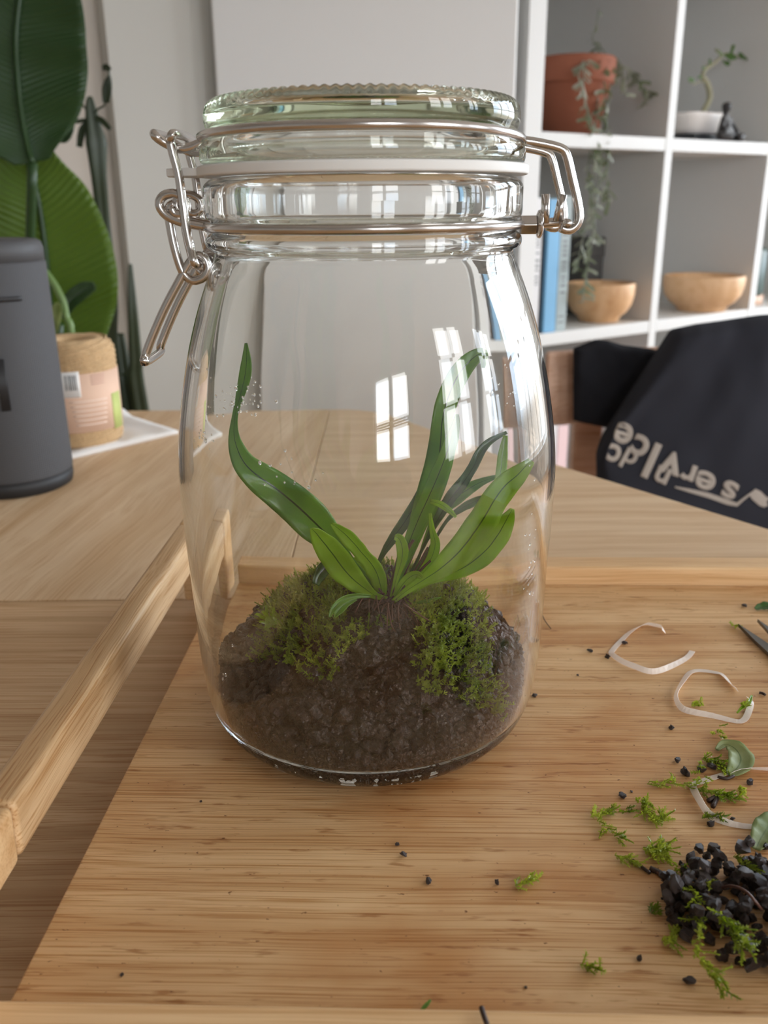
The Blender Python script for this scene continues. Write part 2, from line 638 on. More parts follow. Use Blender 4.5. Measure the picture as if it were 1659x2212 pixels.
M['print_rose'] = plain('rose_print', srgb(186, 138, 126), 0.7)
M['napkin'] = plain('white_cotton', srgb(228, 224, 220), 0.9, bump=0.3, bscale=600)
M['strip'] = leaf_mat('white_plastic_strip', srgb(232, 224, 216), srgb(240, 234, 228), srgb(235, 228, 220), trans=0.35, rough=0.35, vscale=80, ribw=0.0001)
M['wilted'] = leaf_mat('wilted_leaf', srgb(124, 140, 80), srgb(164, 174, 122), srgb(120, 136, 84), trans=0.4, rough=0.5, vscale=70, ribw=0.04)

# woven relief on the speaker fabric
_m = M['speaker']
_n = _m.node_tree
_t = _n.nodes.new('ShaderNodeTexCoord')
_sx = _n.nodes.new('ShaderNodeSeparateXYZ')
_n.links.new(_t.outputs['Object'], _sx.inputs[0])


def _math(op, a_, b_):
    q = _n.nodes.new('ShaderNodeMath')
    q.operation = op
    for i_, w_ in ((0, a_), (1, b_)):
        if w_ is None:
            continue
        if isinstance(w_, (int, float)):
            q.inputs[i_].default_value = w_
        else:
            _n.links.new(w_, q.inputs[i_])
    return q.outputs[0]


_an = _math('ARCTAN2', _math('ADD', _sx.outputs['Y'], -.3345), _math('ADD', _sx.outputs['X'], .2645))   # round the speaker's axis
_xy = _math('MULTIPLY', _an, .0405)
_s1 = _math('SINE', _math('MULTIPLY', _math('ADD', _xy, _sx.outputs['Z']), 2100), None)
_s2 = _math('SINE', _math('MULTIPLY', _math('SUBTRACT', _xy, _sx.outputs['Z']), 2100), None)
_wv = _math('MULTIPLY', _s1, _s2)
_bp = _n.nodes.new('ShaderNodeBump')
_bp.inputs['Strength'].default_value = 0.35
_bp.inputs['Distance'].default_value = 0.0006
_n.links.new(_wv, _bp.inputs['Height'])
_n.links.new(_bp.outputs[0], _n.nodes['Principled BSDF'].inputs['Normal'])
_mr = _n.nodes.new('ShaderNodeMixRGB')
_mr.inputs[1].default_value = srgb(68, 68, 70)
_mr.inputs[2].default_value = srgb(82, 82, 85)
_n.links.new(_math('MULTIPLY', _math('ADD', _wv, 1.0), 0.5), _mr.inputs[0])
_n.links.new(_mr.outputs[0], _n.nodes['Principled BSDF'].inputs['Base Color'])

# ------------------------------------------------------------------ the room
EROT = np.array([[ES[0], -EN[0], 0], [ES[1], -EN[1], 0], [0, 0, 1.0]])   # local x = e_s, local y = -e_n


def snbox(mb, s0, s1, n0, n1, z0, z1):
    return mb.box(sn((s0 + s1) / 2, (n0 + n1) / 2, (z0 + z1) / 2), (abs(s1 - s0), abs(n1 - n0), abs(z1 - z0)), EROT)


N_STEP = -1.268                  # step added to the wall left of the bookcase, narrowing the panel's shadow
cpt = at_n(262, 400, N_STEP)
S_CORN = float(cpt @ ES)
struct(snbox(MB(), S_MIN - .1, S_MAX + .1, N_BACK - .1, N_WIN + .15, -0.1, 0.0).build('floor', M['floor'], smooth=False))
struct(snbox(MB(), S_MIN - .1, S_MAX + .1, N_BACK - .1, N_WIN + .15, Z_CEIL, Z_CEIL + .1).build('ceiling', M['ceiling'], smooth=False))
wb = snbox(MB(), 0.75, S_MAX + .1, N_WALL - .23, N_WALL, 0, Z_CEIL)
struct(snbox(wb, S_CORN, 0.75, N_WALL - .23, N_STEP, 0, Z_CEIL).build('wall_back', M['wall'], smooth=False))
struct(snbox(MB(), S_MIN - .1, S_CORN, N_BACK - .12, N_BACK, 0, Z_CEIL).build('wall_left', M['wall_left'], smooth=False))
struct(snbox(MB(), S_MIN - .1, S_MIN, N_BACK, N_WIN + .15, 0, Z_CEIL).build('wall_side', M['wall'], smooth=False))
wr = MB()
snbox(wr, S_MAX, S_MAX + .1, N_WALL, GLZ_N0, 0, Z_CEIL)
snbox(wr, S_MAX, S_MAX + .1, GLZ_N1, N_WIN + .15, 0, Z_CEIL)
snbox(wr, S_MAX, S_MAX + .1, GLZ_N0, GLZ_N1, 0, GLZ_Z0)
snbox(wr, S_MAX, S_MAX + .1, GLZ_N0, GLZ_N1, GLZ_Z1, Z_CEIL)
struct(wr.build('wall_right', M['ceiling'], smooth=False))
gd = MB()
for k in range(4):
    nn = GLZ_N0 + .03 + (GLZ_N1 - GLZ_N0 - .06) * k / 3
    snbox(gd, S_MAX + .03, S_MAX + .08, nn - .03, nn + .03, GLZ_Z0, GLZ_Z1)
for zz in (GLZ_Z0 + .03, 1.25, GLZ_Z1 - .03):
    snbox(gd, S_MAX + .032, S_MAX + .078, GLZ_N0, GLZ_N1, zz - .025, zz + .025)
struct(gd.build('window_4', M['frame'], smooth=False))
wm = MB()
edges = [S_MIN]
for ws in WIN_S:
    edges += [ws, ws + WIN_W]
edges.append(S_MAX)
for k in range(0, len(edges), 2):
    snbox(wm, edges[k], edges[k + 1], N_WIN, N_WIN + .12, 0, Z_CEIL)
for ws, (WIN_Z0, WIN_Z1) in zip(WIN_S, WIN_Z):
    snbox(wm, ws, ws + WIN_W, N_WIN, N_WIN + .12, 0, WIN_Z0)
    snbox(wm, ws, ws + WIN_W, N_WIN, N_WIN + .12, WIN_Z1, Z_CEIL)
struct(wm.build('wall_window', M['ceiling'], smooth=False))
for k, ws in enumerate(WIN_S):
    WIN_Z0, WIN_Z1 = WIN_Z[k]
    fr = MB()
    t_ = 0.045
    snbox(fr, ws, ws + t_, N_WIN + .03, N_WIN + .09, WIN_Z0, WIN_Z1)
    snbox(fr, ws + WIN_W - t_, ws + WIN_W, N_WIN + .03, N_WIN + .09, WIN_Z0, WIN_Z1)
    snbox(fr, ws, ws + WIN_W, N_WIN + .03, N_WIN + .09, WIN_Z0, WIN_Z0 + t_)
    snbox(fr, ws, ws + WIN_W, N_WIN + .03, N_WIN + .09, WIN_Z1 - t_, WIN_Z1)
    o = struct(fr.build('window_%d' % (k + 1), M['frame'], smooth=False))
    mu = snbox(MB(), ws + WIN_W / 2 - .035, ws + WIN_W / 2 + .035, N_WIN + .03, N_WIN + .09, WIN_Z0, WIN_Z1)
    mu.build('mullion', M['frame'], o, smooth=False)
    tb = snbox(MB(), ws, ws + WIN_W, N_WIN + .035, N_WIN + .085, 1.18, 1.205)
    snbox(tb, ws, ws + WIN_W, N_WIN + .035, N_WIN + .085, WIN_Z1 - .40, WIN_Z1 - .375)
    tb.build('glazing_bar', M['frame'], o, smooth=False)

# ------------------------------------------------------------------ tall white panel and bookcase
xl, xr = at_y(461, 100, 1.31)[0], at_y(1117, 100, 1.31)[0]
pn = MB().box(((xl + xr) / 2, 1.325, 1.0), (xr - xl, 0.03, 2.0)).build('white_panel', M['white_panel'], smooth=False)
bevel(pn, 0.004)
tag(pn, 'tall plain white board standing upright behind the glass jar', 'panel')

N_SH = -0.972
SH_S = [0.974, 1.347, 1.687, 2.027, 2.367]        # uprights
SH_Z = [0.009, 0.359, 0.709, 1.059, 1.409]        # tops of the boards
bc = thing('bookcase', 'white open cube bookcase against the wall behind the table', 'bookcase', sn(1.6, -1.17, 0))
for i, s in enumerate(SH_S):
    w = 0.040 if i in (0, 4) else 0.022
    o = snbox(MB(), s, s + w, N_SH - .385, N_SH, 0, 1.431).build('upright', M['shelf'], bc, smooth=False)
    bevel(o, 0.0015)
for z in SH_Z:
    for i in range(4):
        a = SH_S[i] + (0.040 if i == 0 else 0.022)
        o = snbox(MB(), a, SH_S[i + 1], N_SH - .384, N_SH - .0005, max(z - 0.024, 0.0), z).build('shelf_board', M['shelf'], bc, smooth=False)
        bevel(o, 0.0015)

# ------------------------------------------------------------------ table
def round_corner(p, a, b, r, k=8):
    p, a, b = map(lambda q: np.array(q, float), (p, a, b))
    u, v = (a - p) / np.linalg.norm(a - p), (b - p) / np.linalg.norm(b - p)
    P0, P2 = p + u * r, p + v * r
    return [tuple((1 - t) ** 2 * P0 + 2 * t * (1 - t) * p + t * t * P2) for t in np.linspace(0, 1, k)]


tb = thing('dining_table', 'light oak table with angled end under the tray and jar', 'table', (-0.1, -0.2, 0))
cor = (-0.005, 0.577)
ep = lambda Y: (0.138 + (0.377 - Y) * 0.7067, Y)
SEAM = 0.131
SX = -0.052                      # seam between the board running away and the crosswise boards
far_poly = [(-1.05, SEAM + .0003), (SX - .0003, SEAM + .0003), (SX - .0003, 0.577), (-1.05, 0.577)]
o = MB().prism(far_poly, ZB - 0.024, ZB).build('tabletop_board', M['oak_far'], tb, smooth=False)
o['label'] = 'far left board of the top with grain running away'
bevel(o, 0.0006)
fr_poly = [(SX + .0003, SEAM + .0003), (ep(SEAM)[0], SEAM + .0003)] + list(reversed(round_corner(cor, (SX + .0003, 0.577), ep(0.2), 0.044))) + [(SX + .0003, 0.577)]
o = MB().prism(fr_poly, ZB - 0.024, ZB - .0001).build('tabletop_board', M['oak_side'], tb, smooth=False)
o['label'] = 'far right board of the top with grain running across'
bevel(o, 0.0006)
near_poly = [(-1.05, SEAM - .0003), (-1.05, -0.85), (0.80, -0.85), ep(-0.55), (ep(SEAM)[0], SEAM - .0003)]
o = MB().prism(near_poly, ZB - 0.024, ZB - 0.0002).build('tabletop_board', M['oak_near'], tb, smooth=False)
o['label'] = 'near board of the top with grain running across'
bevel(o, 0.0006)
for (x, y) in ((-0.95, 0.48), (-0.15, 0.47), (-0.95, -0.75), (0.68, -0.75)):
    bevel(MB().box((x, y, (ZB - .024) / 2), (0.06, 0.06, ZB - .024)).build('leg', M['oak_near'], tb, smooth=False), 0.004)

# ------------------------------------------------------------------ bamboo tray
YAW = math.radians(-1.9)
tray = bpy.data.objects.new('bamboo_tray', None)
COL.objects.link(tray)
tray.location = (0, 0, ZB)
tray.rotation_euler = (0, 0, YAW)
tag(tray, 'bamboo tray with raised rails and slot handle under the glass jar', 'tray')


def tray_part(mb, name, m, bev=0.0012, lab=None):
    me = mb.mesh(name, False)
    me.materials.append(m)
    o = bpy.data.objects.new(name, me)
    COL.objects.link(o)
    o.parent = tray
    if lab:
        o['label'] = lab
    bevel(o, bev)
    return o


# tray frame (local): world turned back by the yaw
def loc2(x, y):
    c, s = math.cos(-YAW), math.sin(-YAW)
    return (x * c - y * s, x * s + y * c)


TH = ZT - ZB                     # board top above the table
bx0 = loc2(-0.0805, -0.03)[0]    # left edge of the board beside the slot
rx1, rx0 = loc2(-0.1035, 0.0)[0], loc2(-0.1165, 0.0)[0]
ry0 = loc2(0.085, 0.1095)[1]
fy1 = loc2(0.0, -0.1365)[1]
X1 = 0.318
HR = TH + 0.0092
h_x = bx0 - .001
tray_part(MB().box(((bx0 + X1 - .03) / 2, (ry0 + fy1) / 2, TH - .006), (X1 - .03 - bx0, ry0 - fy1, .012)), 'board', M['bamboo'], 0.0006)
tray_part(MB().box(((bx0 + X1) / 2, ry0 + .0072 + .0003, (HR + .004) / 2), (X1 - bx0, .0138, HR - .004)), 'rail', M['bamboo_x'])
tray_part(MB().box(((h_x + X1) / 2, fy1 - .0112, (HR + .004) / 2), (X1 - h_x, .0215, HR - .004)), 'rail', M['bamboo_x'])
hx = lambda pts, dz: float(np.mean([loc2(*at_z(x, y, ZT + dz)[:2])[0] for x, y in pts]))
h_ib = hx([(0, 1932), (184, 1622), (315, 1412), (383, 1297)], .012)      # inner lower edge of the handle bar
h_it = hx([(10, 1780), (305, 1313), (399, 1181)], .030)
h_ot = hx([(0, 1638), (252, 1307), (394, 1129)], .030)
yj = loc2(*at_z(58, 1832, ZT + .016)[:2])[1]


def ybar(y0, y1, z0, z1):
    """length of handle bar between two stations, cross-section as seen"""
    sec = [(h_ib, z0), (h_it, z1), (h_ot, z1), (h_ot + (h_ib - h_it), z0)]
    return MB().add([(x, y0, z) for x, z in sec] + [(x, y1, z) for x, z in sec], [(3, 2, 1, 0), (4, 5, 6, 7), (0, 1, 5, 4), (1, 2, 6, 5), (2, 3, 7, 6), (3, 0, 4, 7)])


tray_part(ybar(yj + .0002, ry0 + .004, TH + .012, TH + .030), 'handle_bar', M['bamboo_y'], .0022)
tray_part(ybar(fy1 - .0215, yj - .0002, TH + .012, TH + .030), 'handle_end', M['bamboo_x'], .002, lab='pale end piece of the handle near the front')
tray_part(ybar(fy1 - .0217, fy1 - .002, .004, TH + .0118), 'corner_block', M['bamboo_x'], .001)
tray_part(ybar(ry0 + .0042, ry0 + .024, .004, TH + .030), 'corner_block', M['bamboo_x'], .002)
tray_part(MB().box((X1 - .015, (ry0 + fy1) / 2, (HR + .004) / 2), (.0138, ry0 - fy1 - .0004, HR - .004)), 'rail', M['bamboo_y'])
for x in (bx0 + .03, X1 - .04):
    for y in (ry0 + .007, fy1 - .012):
        tray_part(MB().lathe([(0, 0), (.005, 0), (.005, .0042), (0, .0042)], 16, (x, y, 0)), 'foot', M['speaker_dark'], 0.0004)

# ------------------------------------------------------------------ the glass jar
OUT = [(0.0012, 0.0450), (0.0025, 0.0497), (0.006, 0.0543), (0.012, 0.0574), (0.02, 0.0591), (0.03, 0.0600), (0.045, 0.0607),
       (0.06, 0.0612), (0.08, 0.0619), (0.094, 0.0620), (0.105, 0.0612), (0.113, 0.0601), (0.125, 0.0579),
       (0.136, 0.0553), (0.145, 0.0525), (0.153, 0.0495), (0.159, 0.0471), (0.1622, 0.0460)]
_h = np.array([q[0] for q in OUT])
_rr = np.array([q[1] for q in OUT])


def cubic(x, X, Y):
    """Catmull-like interpolation through the profile (finite-difference tangents)."""
    mm = np.gradient(Y, X)
    i = np.clip(np.searchsorted(X, x) - 1, 0, len(X) - 2)
    hh = X[i + 1] - X[i]
    t = (x - X[i]) / hh
    return ((2 * t ** 3 - 3 * t ** 2 + 1) * Y[i] + (t ** 3 - 2 * t ** 2 + t) * hh * mm[i]
            + (-2 * t ** 3 + 3 * t ** 2) * Y[i + 1] + (t ** 3 - t ** 2) * hh * mm[i + 1])


def r_out(h):
    return float(cubic(np.clip(h, _h[0], _h[-1]), _h, _rr))


WALL_T = 0.0030


def r_in(h):
    if h > 0.159:
        return 0.0425
    r = r_out(h) - WALL_T
    if h < 0.014:
        k = (0.014 - h) / 0.0100
        r = min(r, 0.0543 * math.sqrt(max(0.0, 1 - min(1, k) ** 2.4) + 1e-9) + 0.001)
    return r


prof = [(0, .0012), (.030, .0012), (.0375, .0009), (.0405, .0003), (.0425, 0), (.0440, .0004)]
hs_ = list(np.linspace(.0012, .010, 9)) + list(np.linspace(.013, .159, 50)) + [.1606]
prof += [(r_out(h), h) for h in hs_]
prof += [(.0460, .1622), (.0459, .1630), (.0466, .1636), (.0476, .1641), (.0481, .1650), (.0482, .1660), (.0480, .1670), (.0474, .1678),
         (.0466, .1684), (.0462, .1692), (.0462, .1712), (.0466, .1719), (.0474, .1723), (.0478, .1730), (.0480, .1742), (.0480, .1806), (.0478, .1816),
         (.0472, .1824), (.0462, .1832), (.0452, .1837), (.0440, .1838), (.0428, .1836), (.0420, .1828), (.0416, .1815), (.0415, .178), (.0416, .172), (.0418, .166), (.0424, .162)]
prof += [(r_out(h) - WALL_T, h) for h in np.linspace(.158, .0145, 46)]
prof += [(r_in(h), h) for h in (.013, .0115, .010, .0085, .0072, .0060, .0052, .0046)] + [(.016, .0041), (0, .0040)]


def wob(r, z, a):
    # hand-blown unevenness, strongest on the body, none on the neck
    if r < 0.03 or z > .158:
        return r, z
    k = mnoise.noise(Vector((math.cos(a) * 2.1, math.sin(a) * 2.1, z * 26)))
    k2 = mnoise.noise(Vector((math.cos(a) * 6, math.sin(a) * 6, z * 30 + 9)))
    return r + (k * 0.00022 + k2 * 0.00006) * min(1, z / .02), z


jar = thing('storage_jar', 'clear glass swing-top jar holding a fern and soil on the tray', 'jar', (0, 0, ZT))
MB().lathe(prof, 160, (0, 0, ZT), warp=wob).build('jar_body', M['glass'], jar)
lidp = [(0, .1946), (.034, .1946), (.0385, .1940), (.0402, .1928), (.0407, .1905), (.0410, .1885), (.0418, .1876), (.0430, .1873), (.0470, .1873), (.0480, .1878), (.0483, .1888),
        (.0483, .1908), (.0478, .1922), (.0466, .1934), (.0456, .1942), (.0452, .1950), (.0453, .1960), (.0460, .1972), (.0464, .1986), (.0464, .2010),
        (.0460, .2026), (.0452, .2037), (.0441, .2043), (.0430, .2045), (.0420, .2043), (.0411, .2034), (.0402, .2018), (.0390, .2008), (.0370, .2005), (.0, .2005)]


def scal(r, z, a):
    if z > .2030 and r > .041:
        k = min(1, (z - .2030) / .0012)
        return r, z + 0.00024 * k * math.cos(96 * a)
    return r, z


MB().lathe(lidp, 576, (0, 0, ZT), warp=scal).build('lid', M['lid_glass'], jar)['label'] = 'greenish thick glass lid with scalloped rim'
gp = [(.0425, .1841), (.0490, .1841), (.0494, .1845), (.0494, .1866), (.0490, .1870), (.0425, .1870)]
gm = MB().lathe(gp, 96, (0, 0, ZT), closed=True)
tabp = [(-.0470, -.0125), (-.0470, .0125), (-.0530, .011), (-.0575, .008), (-.0590, 0), (-.0575, -.008), (-.0530, -.011)]
gm.prism(tabp, ZT + .1844, ZT + .1866)
bevel(gm.build('rubber_seal', M['rubber'], jar), 0.0003)


def mir(p):
    return np.array([p[0], -p[1], p[2]])


def px(pts, Y):
    return [at_y(x, y, Y) for x, y in pts]


WR = 0.00135
# wire over the lid: loop on the left, two arms to the hinge on the right
left = px([(448, 297), (420, 315), (388, 321), (352, 306), (333, 289)], -.0095)
right = px([(1128, 303), (1165, 309), (1210, 320), (1224, 336), (1236, 385), (1251, 455), (1247, 484), (1230, 497), (1210, 492)], -.0115)
RL = .0474


def arc(a0, a1, k, r, zf):
    return [np.array([r * math.cos(a), r * math.sin(a), zf(a)]) for a in np.linspace(a0, a1, k)]


zL, zR = left[0][2], right[0][2]
zmid = ZT + .1950


def zlid(a):
    c = math.cos(a)
    side = zL if c < 0 else zR
    k = abs(c) ** 5
    return zmid * (1 - k) + side * k


th0 = math.pi + math.asin(.0115 / RL)
fr_arc = arc(th0, 2 * math.pi - math.asin(.0125 / RL), 40, RL, zlid)
front = right[::-1] + [p for p in fr_arc[::-1]] + left
path = front + [mir(p) for p in front[::-1]]
path = smooth_path(path, 3)
MB().tube(path, WR, 10).build('lid_wire', M['steel'], jar)
# wire round the neck with the two eyes of the latch
eye = px([(440, 489), (395, 481), (360, 466), (344, 443), (352, 424), (374, 418), (396, 428), (404, 446), (396, 461), (378, 462), (371, 449)], -.0110)
zn = ZT + .1702
RN = .0476
na = arc(math.pi + math.asin(.0118 / RN), 2 * math.pi - math.asin(.005 / RN), 40, RN, lambda a: zn)
rt = [np.array([.0500, -.0040, zn]), np.array([.056, -.003, zn])]
half = rt[::-1] + na[::-1] + eye
MB().tube(smooth_path(half, 3), WR, 10).build('neck_wire', M['steel'], jar)
MB().tube(smooth_path([mir(p) for p in half], 3), WR, 10).build('neck_wire', M['steel'], jar)
# closed latch link that pulls the lid wire down
lk = px([(377, 289), (369, 303), (372, 325), (383, 365), (389, 395), (395, 440), (402, 490), (413, 540), (424, 572)], -.0120)
loop = lk + [mir(p) for p in lk[::-1]]
MB().tube(smooth_path(loop, 4, True), WR, 10, True).build('latch_link', M['steel'], jar)
# lever with its eyes and long handle
lv = px([(376, 440), (366, 447), (365, 468), (374, 520), (386, 565), (398, 592), (417, 606), (440, 599), (449, 578), (441, 557), (423, 553), (408, 570),
         (390, 602), (358, 662), (333, 718), (314, 768), (314, 782)], -.0100)
lever = lv + [mir(p) for p in lv[::-1]]
MB().tube(smooth_path(lever, 4), WR, 10).build('latch_lever', M['steel'], jar)
# hinge block on the right
hz = at_y(1150, 484, -.004)


def xtube(mb, x0, x1, r, y, z, n=20):
    return mb.tube([(x0, y, z), (x1, y, z)], r, n)


hb = MB()
x_ = [at_y(q, 484, -.004)[0] for q in (1124, 1158, 1172, 1222)]
xtube(hb, x_[0], x_[1], .0031, -.004, hz[2] - .0002, 6)
bevel(hb.build('hinge_nut', M['steel'], jar, smooth=False), .0003)
hb = MB()
hb.lathe([(0, 0), (.0026, 0), (.0040, .0006), (.0042, .0012), (.0036, .0018), (0, .0018)], 24)
hb.v = [(x_[1] + v[2], -.004 + v[0], hz[2] + v[1]) for v in hb.v]
hb.build('hinge_washer', M['steel'], jar)
hw = MB()
hw.tube(smooth_path([(x_[1], -.004, hz[2]), ((x_[2] + x_[3]) / 2, -.0042, hz[2] + .0004), (x_[3] - .001, -.0045, hz[2] + .0007)], 4), .0015, 10)
hw.tube([(x_[3] - .0012, -.0135, hz[2] + .0003), (x_[3] - .0012, .0135, hz[2] + .0003)], .0013, 10)
hw.build('hinge_pin', M['steel'], jar)
for a, b in (((1177, 483), (1179, 419)), ((1203, 478), (1216, 420))):
    MB().tube(px([a, b], -.0055 if a[0] < 1190 else -.010), .0013, 10).build('hinge_prong', M['steel'], jar)
# condensation on the inside of the glass
dm = MB()
for (cx_, cy_, sx_, sy_, n_) in ((520, 860, 55, 40, 60), (640, 1020, 55, 40, 16), (450, 930, 16, 36, 24), (1090, 850, 30, 50, 18), (1135, 1250, 14, 150, 30), (470, 1480, 24, 80, 36)):
    for _ in range(n_):
        xx, yy = rnd.gauss(cx_, sx_ * .6), rnd.gauss(cy_, sy_ * .6)
        d = ray(xx, yy)
        # walk the ray to the inner wall on the near side
        hit = None
        for t in np.linspace(.17, .40, 500):
            p = CAM + d * t
            h = p[2] - ZT
            if .012 < h < .155 and math.hypot(p[0], p[1]) <= r_in(h):
                hit = p
                break
        if hit is None:
            continue
        a = math.atan2(hit[1], hit[0])
        h = hit[2] - ZT
        rr_ = r_in(h)
        s_ = rnd.uniform(.00015, .0004) * (1.5 if rnd.random() < .15 else 1)
        nrm = np.array([-math.cos(a), -math.sin(a), 0])
        tx, ty = np.array([-math.sin(a), math.cos(a), 0]), np.array([0, 0, 1.0])
        c = np.array([rr_ * math.cos(a), rr_ * math.sin(a), ZT + h]) + nrm * .00028
        vs = []
        for (kr, kz) in ((1, 0), (.8, .35), (.4, .58)):
            for q in range(8):
                an = q * math.pi / 4
                vs.append(c + (tx * math.cos(an) + ty * math.sin(an) * 1.15) * s_ * kr + nrm * s_ * kz)
        vs.append(c + nrm * s_ * .65)
        fs = [(j * 8 + q, j * 8 + (q + 1) % 8, j * 8 + 8 + (q + 1) % 8, j * 8 + 8 + q) for j in (0, 1) for q in range(8)]
        fs += [(16 + q, 16 + (q + 1) % 8, 24) for q in range(8)] + [tuple(reversed(range(8)))]
        dm.add(vs, fs)
o = dm.build('condensation', M['water'], jar)
o['kind'] = 'stuff'


# ------------------------------------------------------------------ soil in the jar
def hsoil(x, y):
    base = .020 + .16 * max(-.052, min(.05, y))
    mound = .0255 * math.exp(-(x / .037) ** 4 - (min(y, 0) / .043) ** 4 - (max(y, 0) / .034) ** 4)
    b1 = .007 * math.exp(-((x + .043) / .011) ** 2 - ((y - .0) / .014) ** 2)
    b2 = .010 * math.exp(-((x - .040) / .012) ** 2 - ((y - .004) / .016) ** 2)
    rough_ = .0016 * mnoise.noise(Vector((x * 160, y * 160, 3)))
    return base + mound + b1 + b2 + rough_


def rand_dir():
    v = np.array([rnd.gauss(0, 1) for _ in range(3)])
    return v / np.linalg.norm(v)


_t = (1 + 5 ** .5) / 2
ICO_V = np.array([(-1, _t, 0), (1, _t, 0), (-1, -_t, 0), (1, -_t, 0), (0, -1, _t), (0, 1, _t), (0, -1, -_t), (0, 1, -_t), (_t, 0, -1), (_t, 0, 1), (-_t, 0, -1), (-_t, 0, 1)]) / math.hypot(1, _t)
ICO_F = [(0, 11, 5), (0, 5, 1), (0, 1, 7), (0, 7, 10), (0, 10, 11), (1, 5, 9), (5, 11, 4), (11, 10, 2), (10, 7, 6), (7, 1, 8), (3, 9, 4), (3, 4, 2), (3, 2, 6), (3, 6, 8), (3, 8, 9), (4, 9, 5), (2, 4, 11), (6, 2, 10), (8, 6, 7), (9, 8, 1)]
# one subdivision for the lumpier grains
_ev = {}
ICO2_V = [v for v in ICO_V]
ICO2_F = []


def _mid(a, b):
    k = (min(a, b), max(a, b))
    if k not in _ev:
        q = (ICO2_V[a] + ICO2_V[b]) / 2
        ICO2_V.append(q / np.linalg.norm(q))
        _ev[k] = len(ICO2_V) - 1
    return _ev[k]


for (a, b, c) in ICO_F:
    ab, bc_, ca = _mid(a, b), _mid(b, c), _mid(c, a)
    ICO2_F += [(a, ab, ca), (b, bc_, ab), (c, ca, bc_), (ab, bc_, ca)]
ICO2_V = np.array(ICO2_V)


def grain_verts(r, lump=.3, fine=False):
    V = ICO2_V if fine else ICO_V
    sc = np.array([rnd.uniform(.75, 1.25) for _ in range(3)])
    # cut by a few random planes so that faces read as broken lumps
    out = V * (1 + np.array([[rnd.uniform(-lump, lump)] for _ in range(len(V))]) * .6)
    for _ in range(5):
        n_ = rand_dir()
        dd = rnd.uniform(.62, .85)
        k = out @ n_
        out = out - np.outer(np.maximum(k - dd, 0), n_)
    A, B = rand_dir(), rand_dir()
    X = A
    Y = np.cross(A, B)
    Y /= np.linalg.norm(Y)
    Z = np.cross(X, Y)
    return (out * sc * r) @ np.array([X, Y, Z]), (ICO2_F if fine else ICO_F)


sm = MB()
# solid body of the soil, following the glass
NA, NR = 72, 16
G = []
for i in range(NR + 1):
    row = []
    for k in range(NA):
        a = 2 * math.pi * k / NA
        rho = i / NR
        hw = hsoil(.05 * math.cos(a), .05 * math.sin(a)) - .002
        R_ = r_in(hw) - .0012
        x, y = rho * R_ * math.cos(a), rho * R_ * math.sin(a)
        row.append((x, y, ZT + (hsoil(x, y) - .0018 if i < NR else hw)))
    G.append(row)
for f in np.linspace(.9, 0, 8):
    row = []
    for k in range(NA):
        a = 2 * math.pi * k / NA
        hw = hsoil(.05 * math.cos(a), .05 * math.sin(a)) - .002
        h = .0046 + (hw - .0046) * f
        R_ = max(.002, r_in(h) - .0010)
        row.append((R_ * math.cos(a), R_ * math.sin(a), ZT + h))
    G.append(row)
G.append([(0, 0, ZT + .0046)] * NA)
sm.grid(G, close_u=True)
cnt = 0
while cnt < 2000:                                   # grains over the surface
    a, q = rnd.uniform(0, 2 * math.pi), math.sqrt(rnd.random())
    x, y = .0575 * q * math.cos(a), .0575 * q * math.sin(a)
    h = hsoil(x, y)
    r = rnd.uniform(.0010, .0027)
    if math.hypot(x, y) > r_in(h) - r * 1.25:
        continue
    if y < -.026:
        r *= 1.25
    inside = abs(x) < .026 and y < 0.01 and y > -.040 and h > .028
    if inside and rnd.random() < .75:
        r *= .5
    V, Fc = grain_verts(r, .4, r > .0016)
    sm.add(V + np.array([x, y, ZT + h + rnd.uniform(-.0012, .0012)]), Fc)
    cnt += 1
cnt = 0
while cnt < 1300:                                   # grains pressed against the glass
    a = rnd.uniform(math.pi * .93, math.pi * 2.07)
    r = rnd.uniform(.0009, .0024)
    hw = hsoil(.05 * math.cos(a), .05 * math.sin(a))
    h = rnd.uniform(.0055, max(.012, hw))
    R_ = r_in(h) - r * 1.15
    V, Fc = grain_verts(r, .35)
    sm.add(V + np.array([R_ * math.cos(a), R_ * math.sin(a), ZT + h]), Fc)
    cnt += 1
tag(sm.build('soil', M['soil'], smooth=False, fix=False), 'dark crumbly soil mounded in the bottom of the glass jar', 'soil', kind='stuff')


# ------------------------------------------------------------------ moss
def sprig(mb, p, d, length, leaf=.0016, n=14, bend=.4, stem=.00022):
    """a moss shoot: thin stem with two-triangle leaflets set round it"""
    p, d = np.asarray(p, float), np.asarray(d, float)
    d = d / np.linalg.norm(d)
    side = np.cross(d, rand_dir())
    side /= np.linalg.norm(side) + 1e-9
    pts = []
    for i in range(6):
        t = i / 5
        pts.append(p + d * length * t + side * length * bend * t * t * .5)
    mb.tube(pts, stem, 3)
    vs, fs, uv = [], [], []
    for i in range(n):
        t = (i + rnd.random()) / n
        k = min(4, int(t * 5))
        q = pts[k] + (pts[k + 1] - pts[k]) * (t * 5 - k)
        dr = rand_dir()
        dr = dr - d * (dr @ d)
        dr /= np.linalg.norm(dr) + 1e-9
        ld = dr * .85 + d * .55
        ll = leaf * rnd.uniform(.7, 1.2) * (1.1 - .5 * t)
        w = np.cross(ld, d)
        w /= np.linalg.norm(w) + 1e-9
        o = len(vs)
        vs += [q, q + ld * ll * .5 + w * ll * .2, q + ld * ll, q + ld * ll * .5 - w * ll * .2]
        fs.append((o, o + 1, o + 2, o + 3))
        uv += [(.9, .1)] * 4
    mb.add(vs, fs, uv)


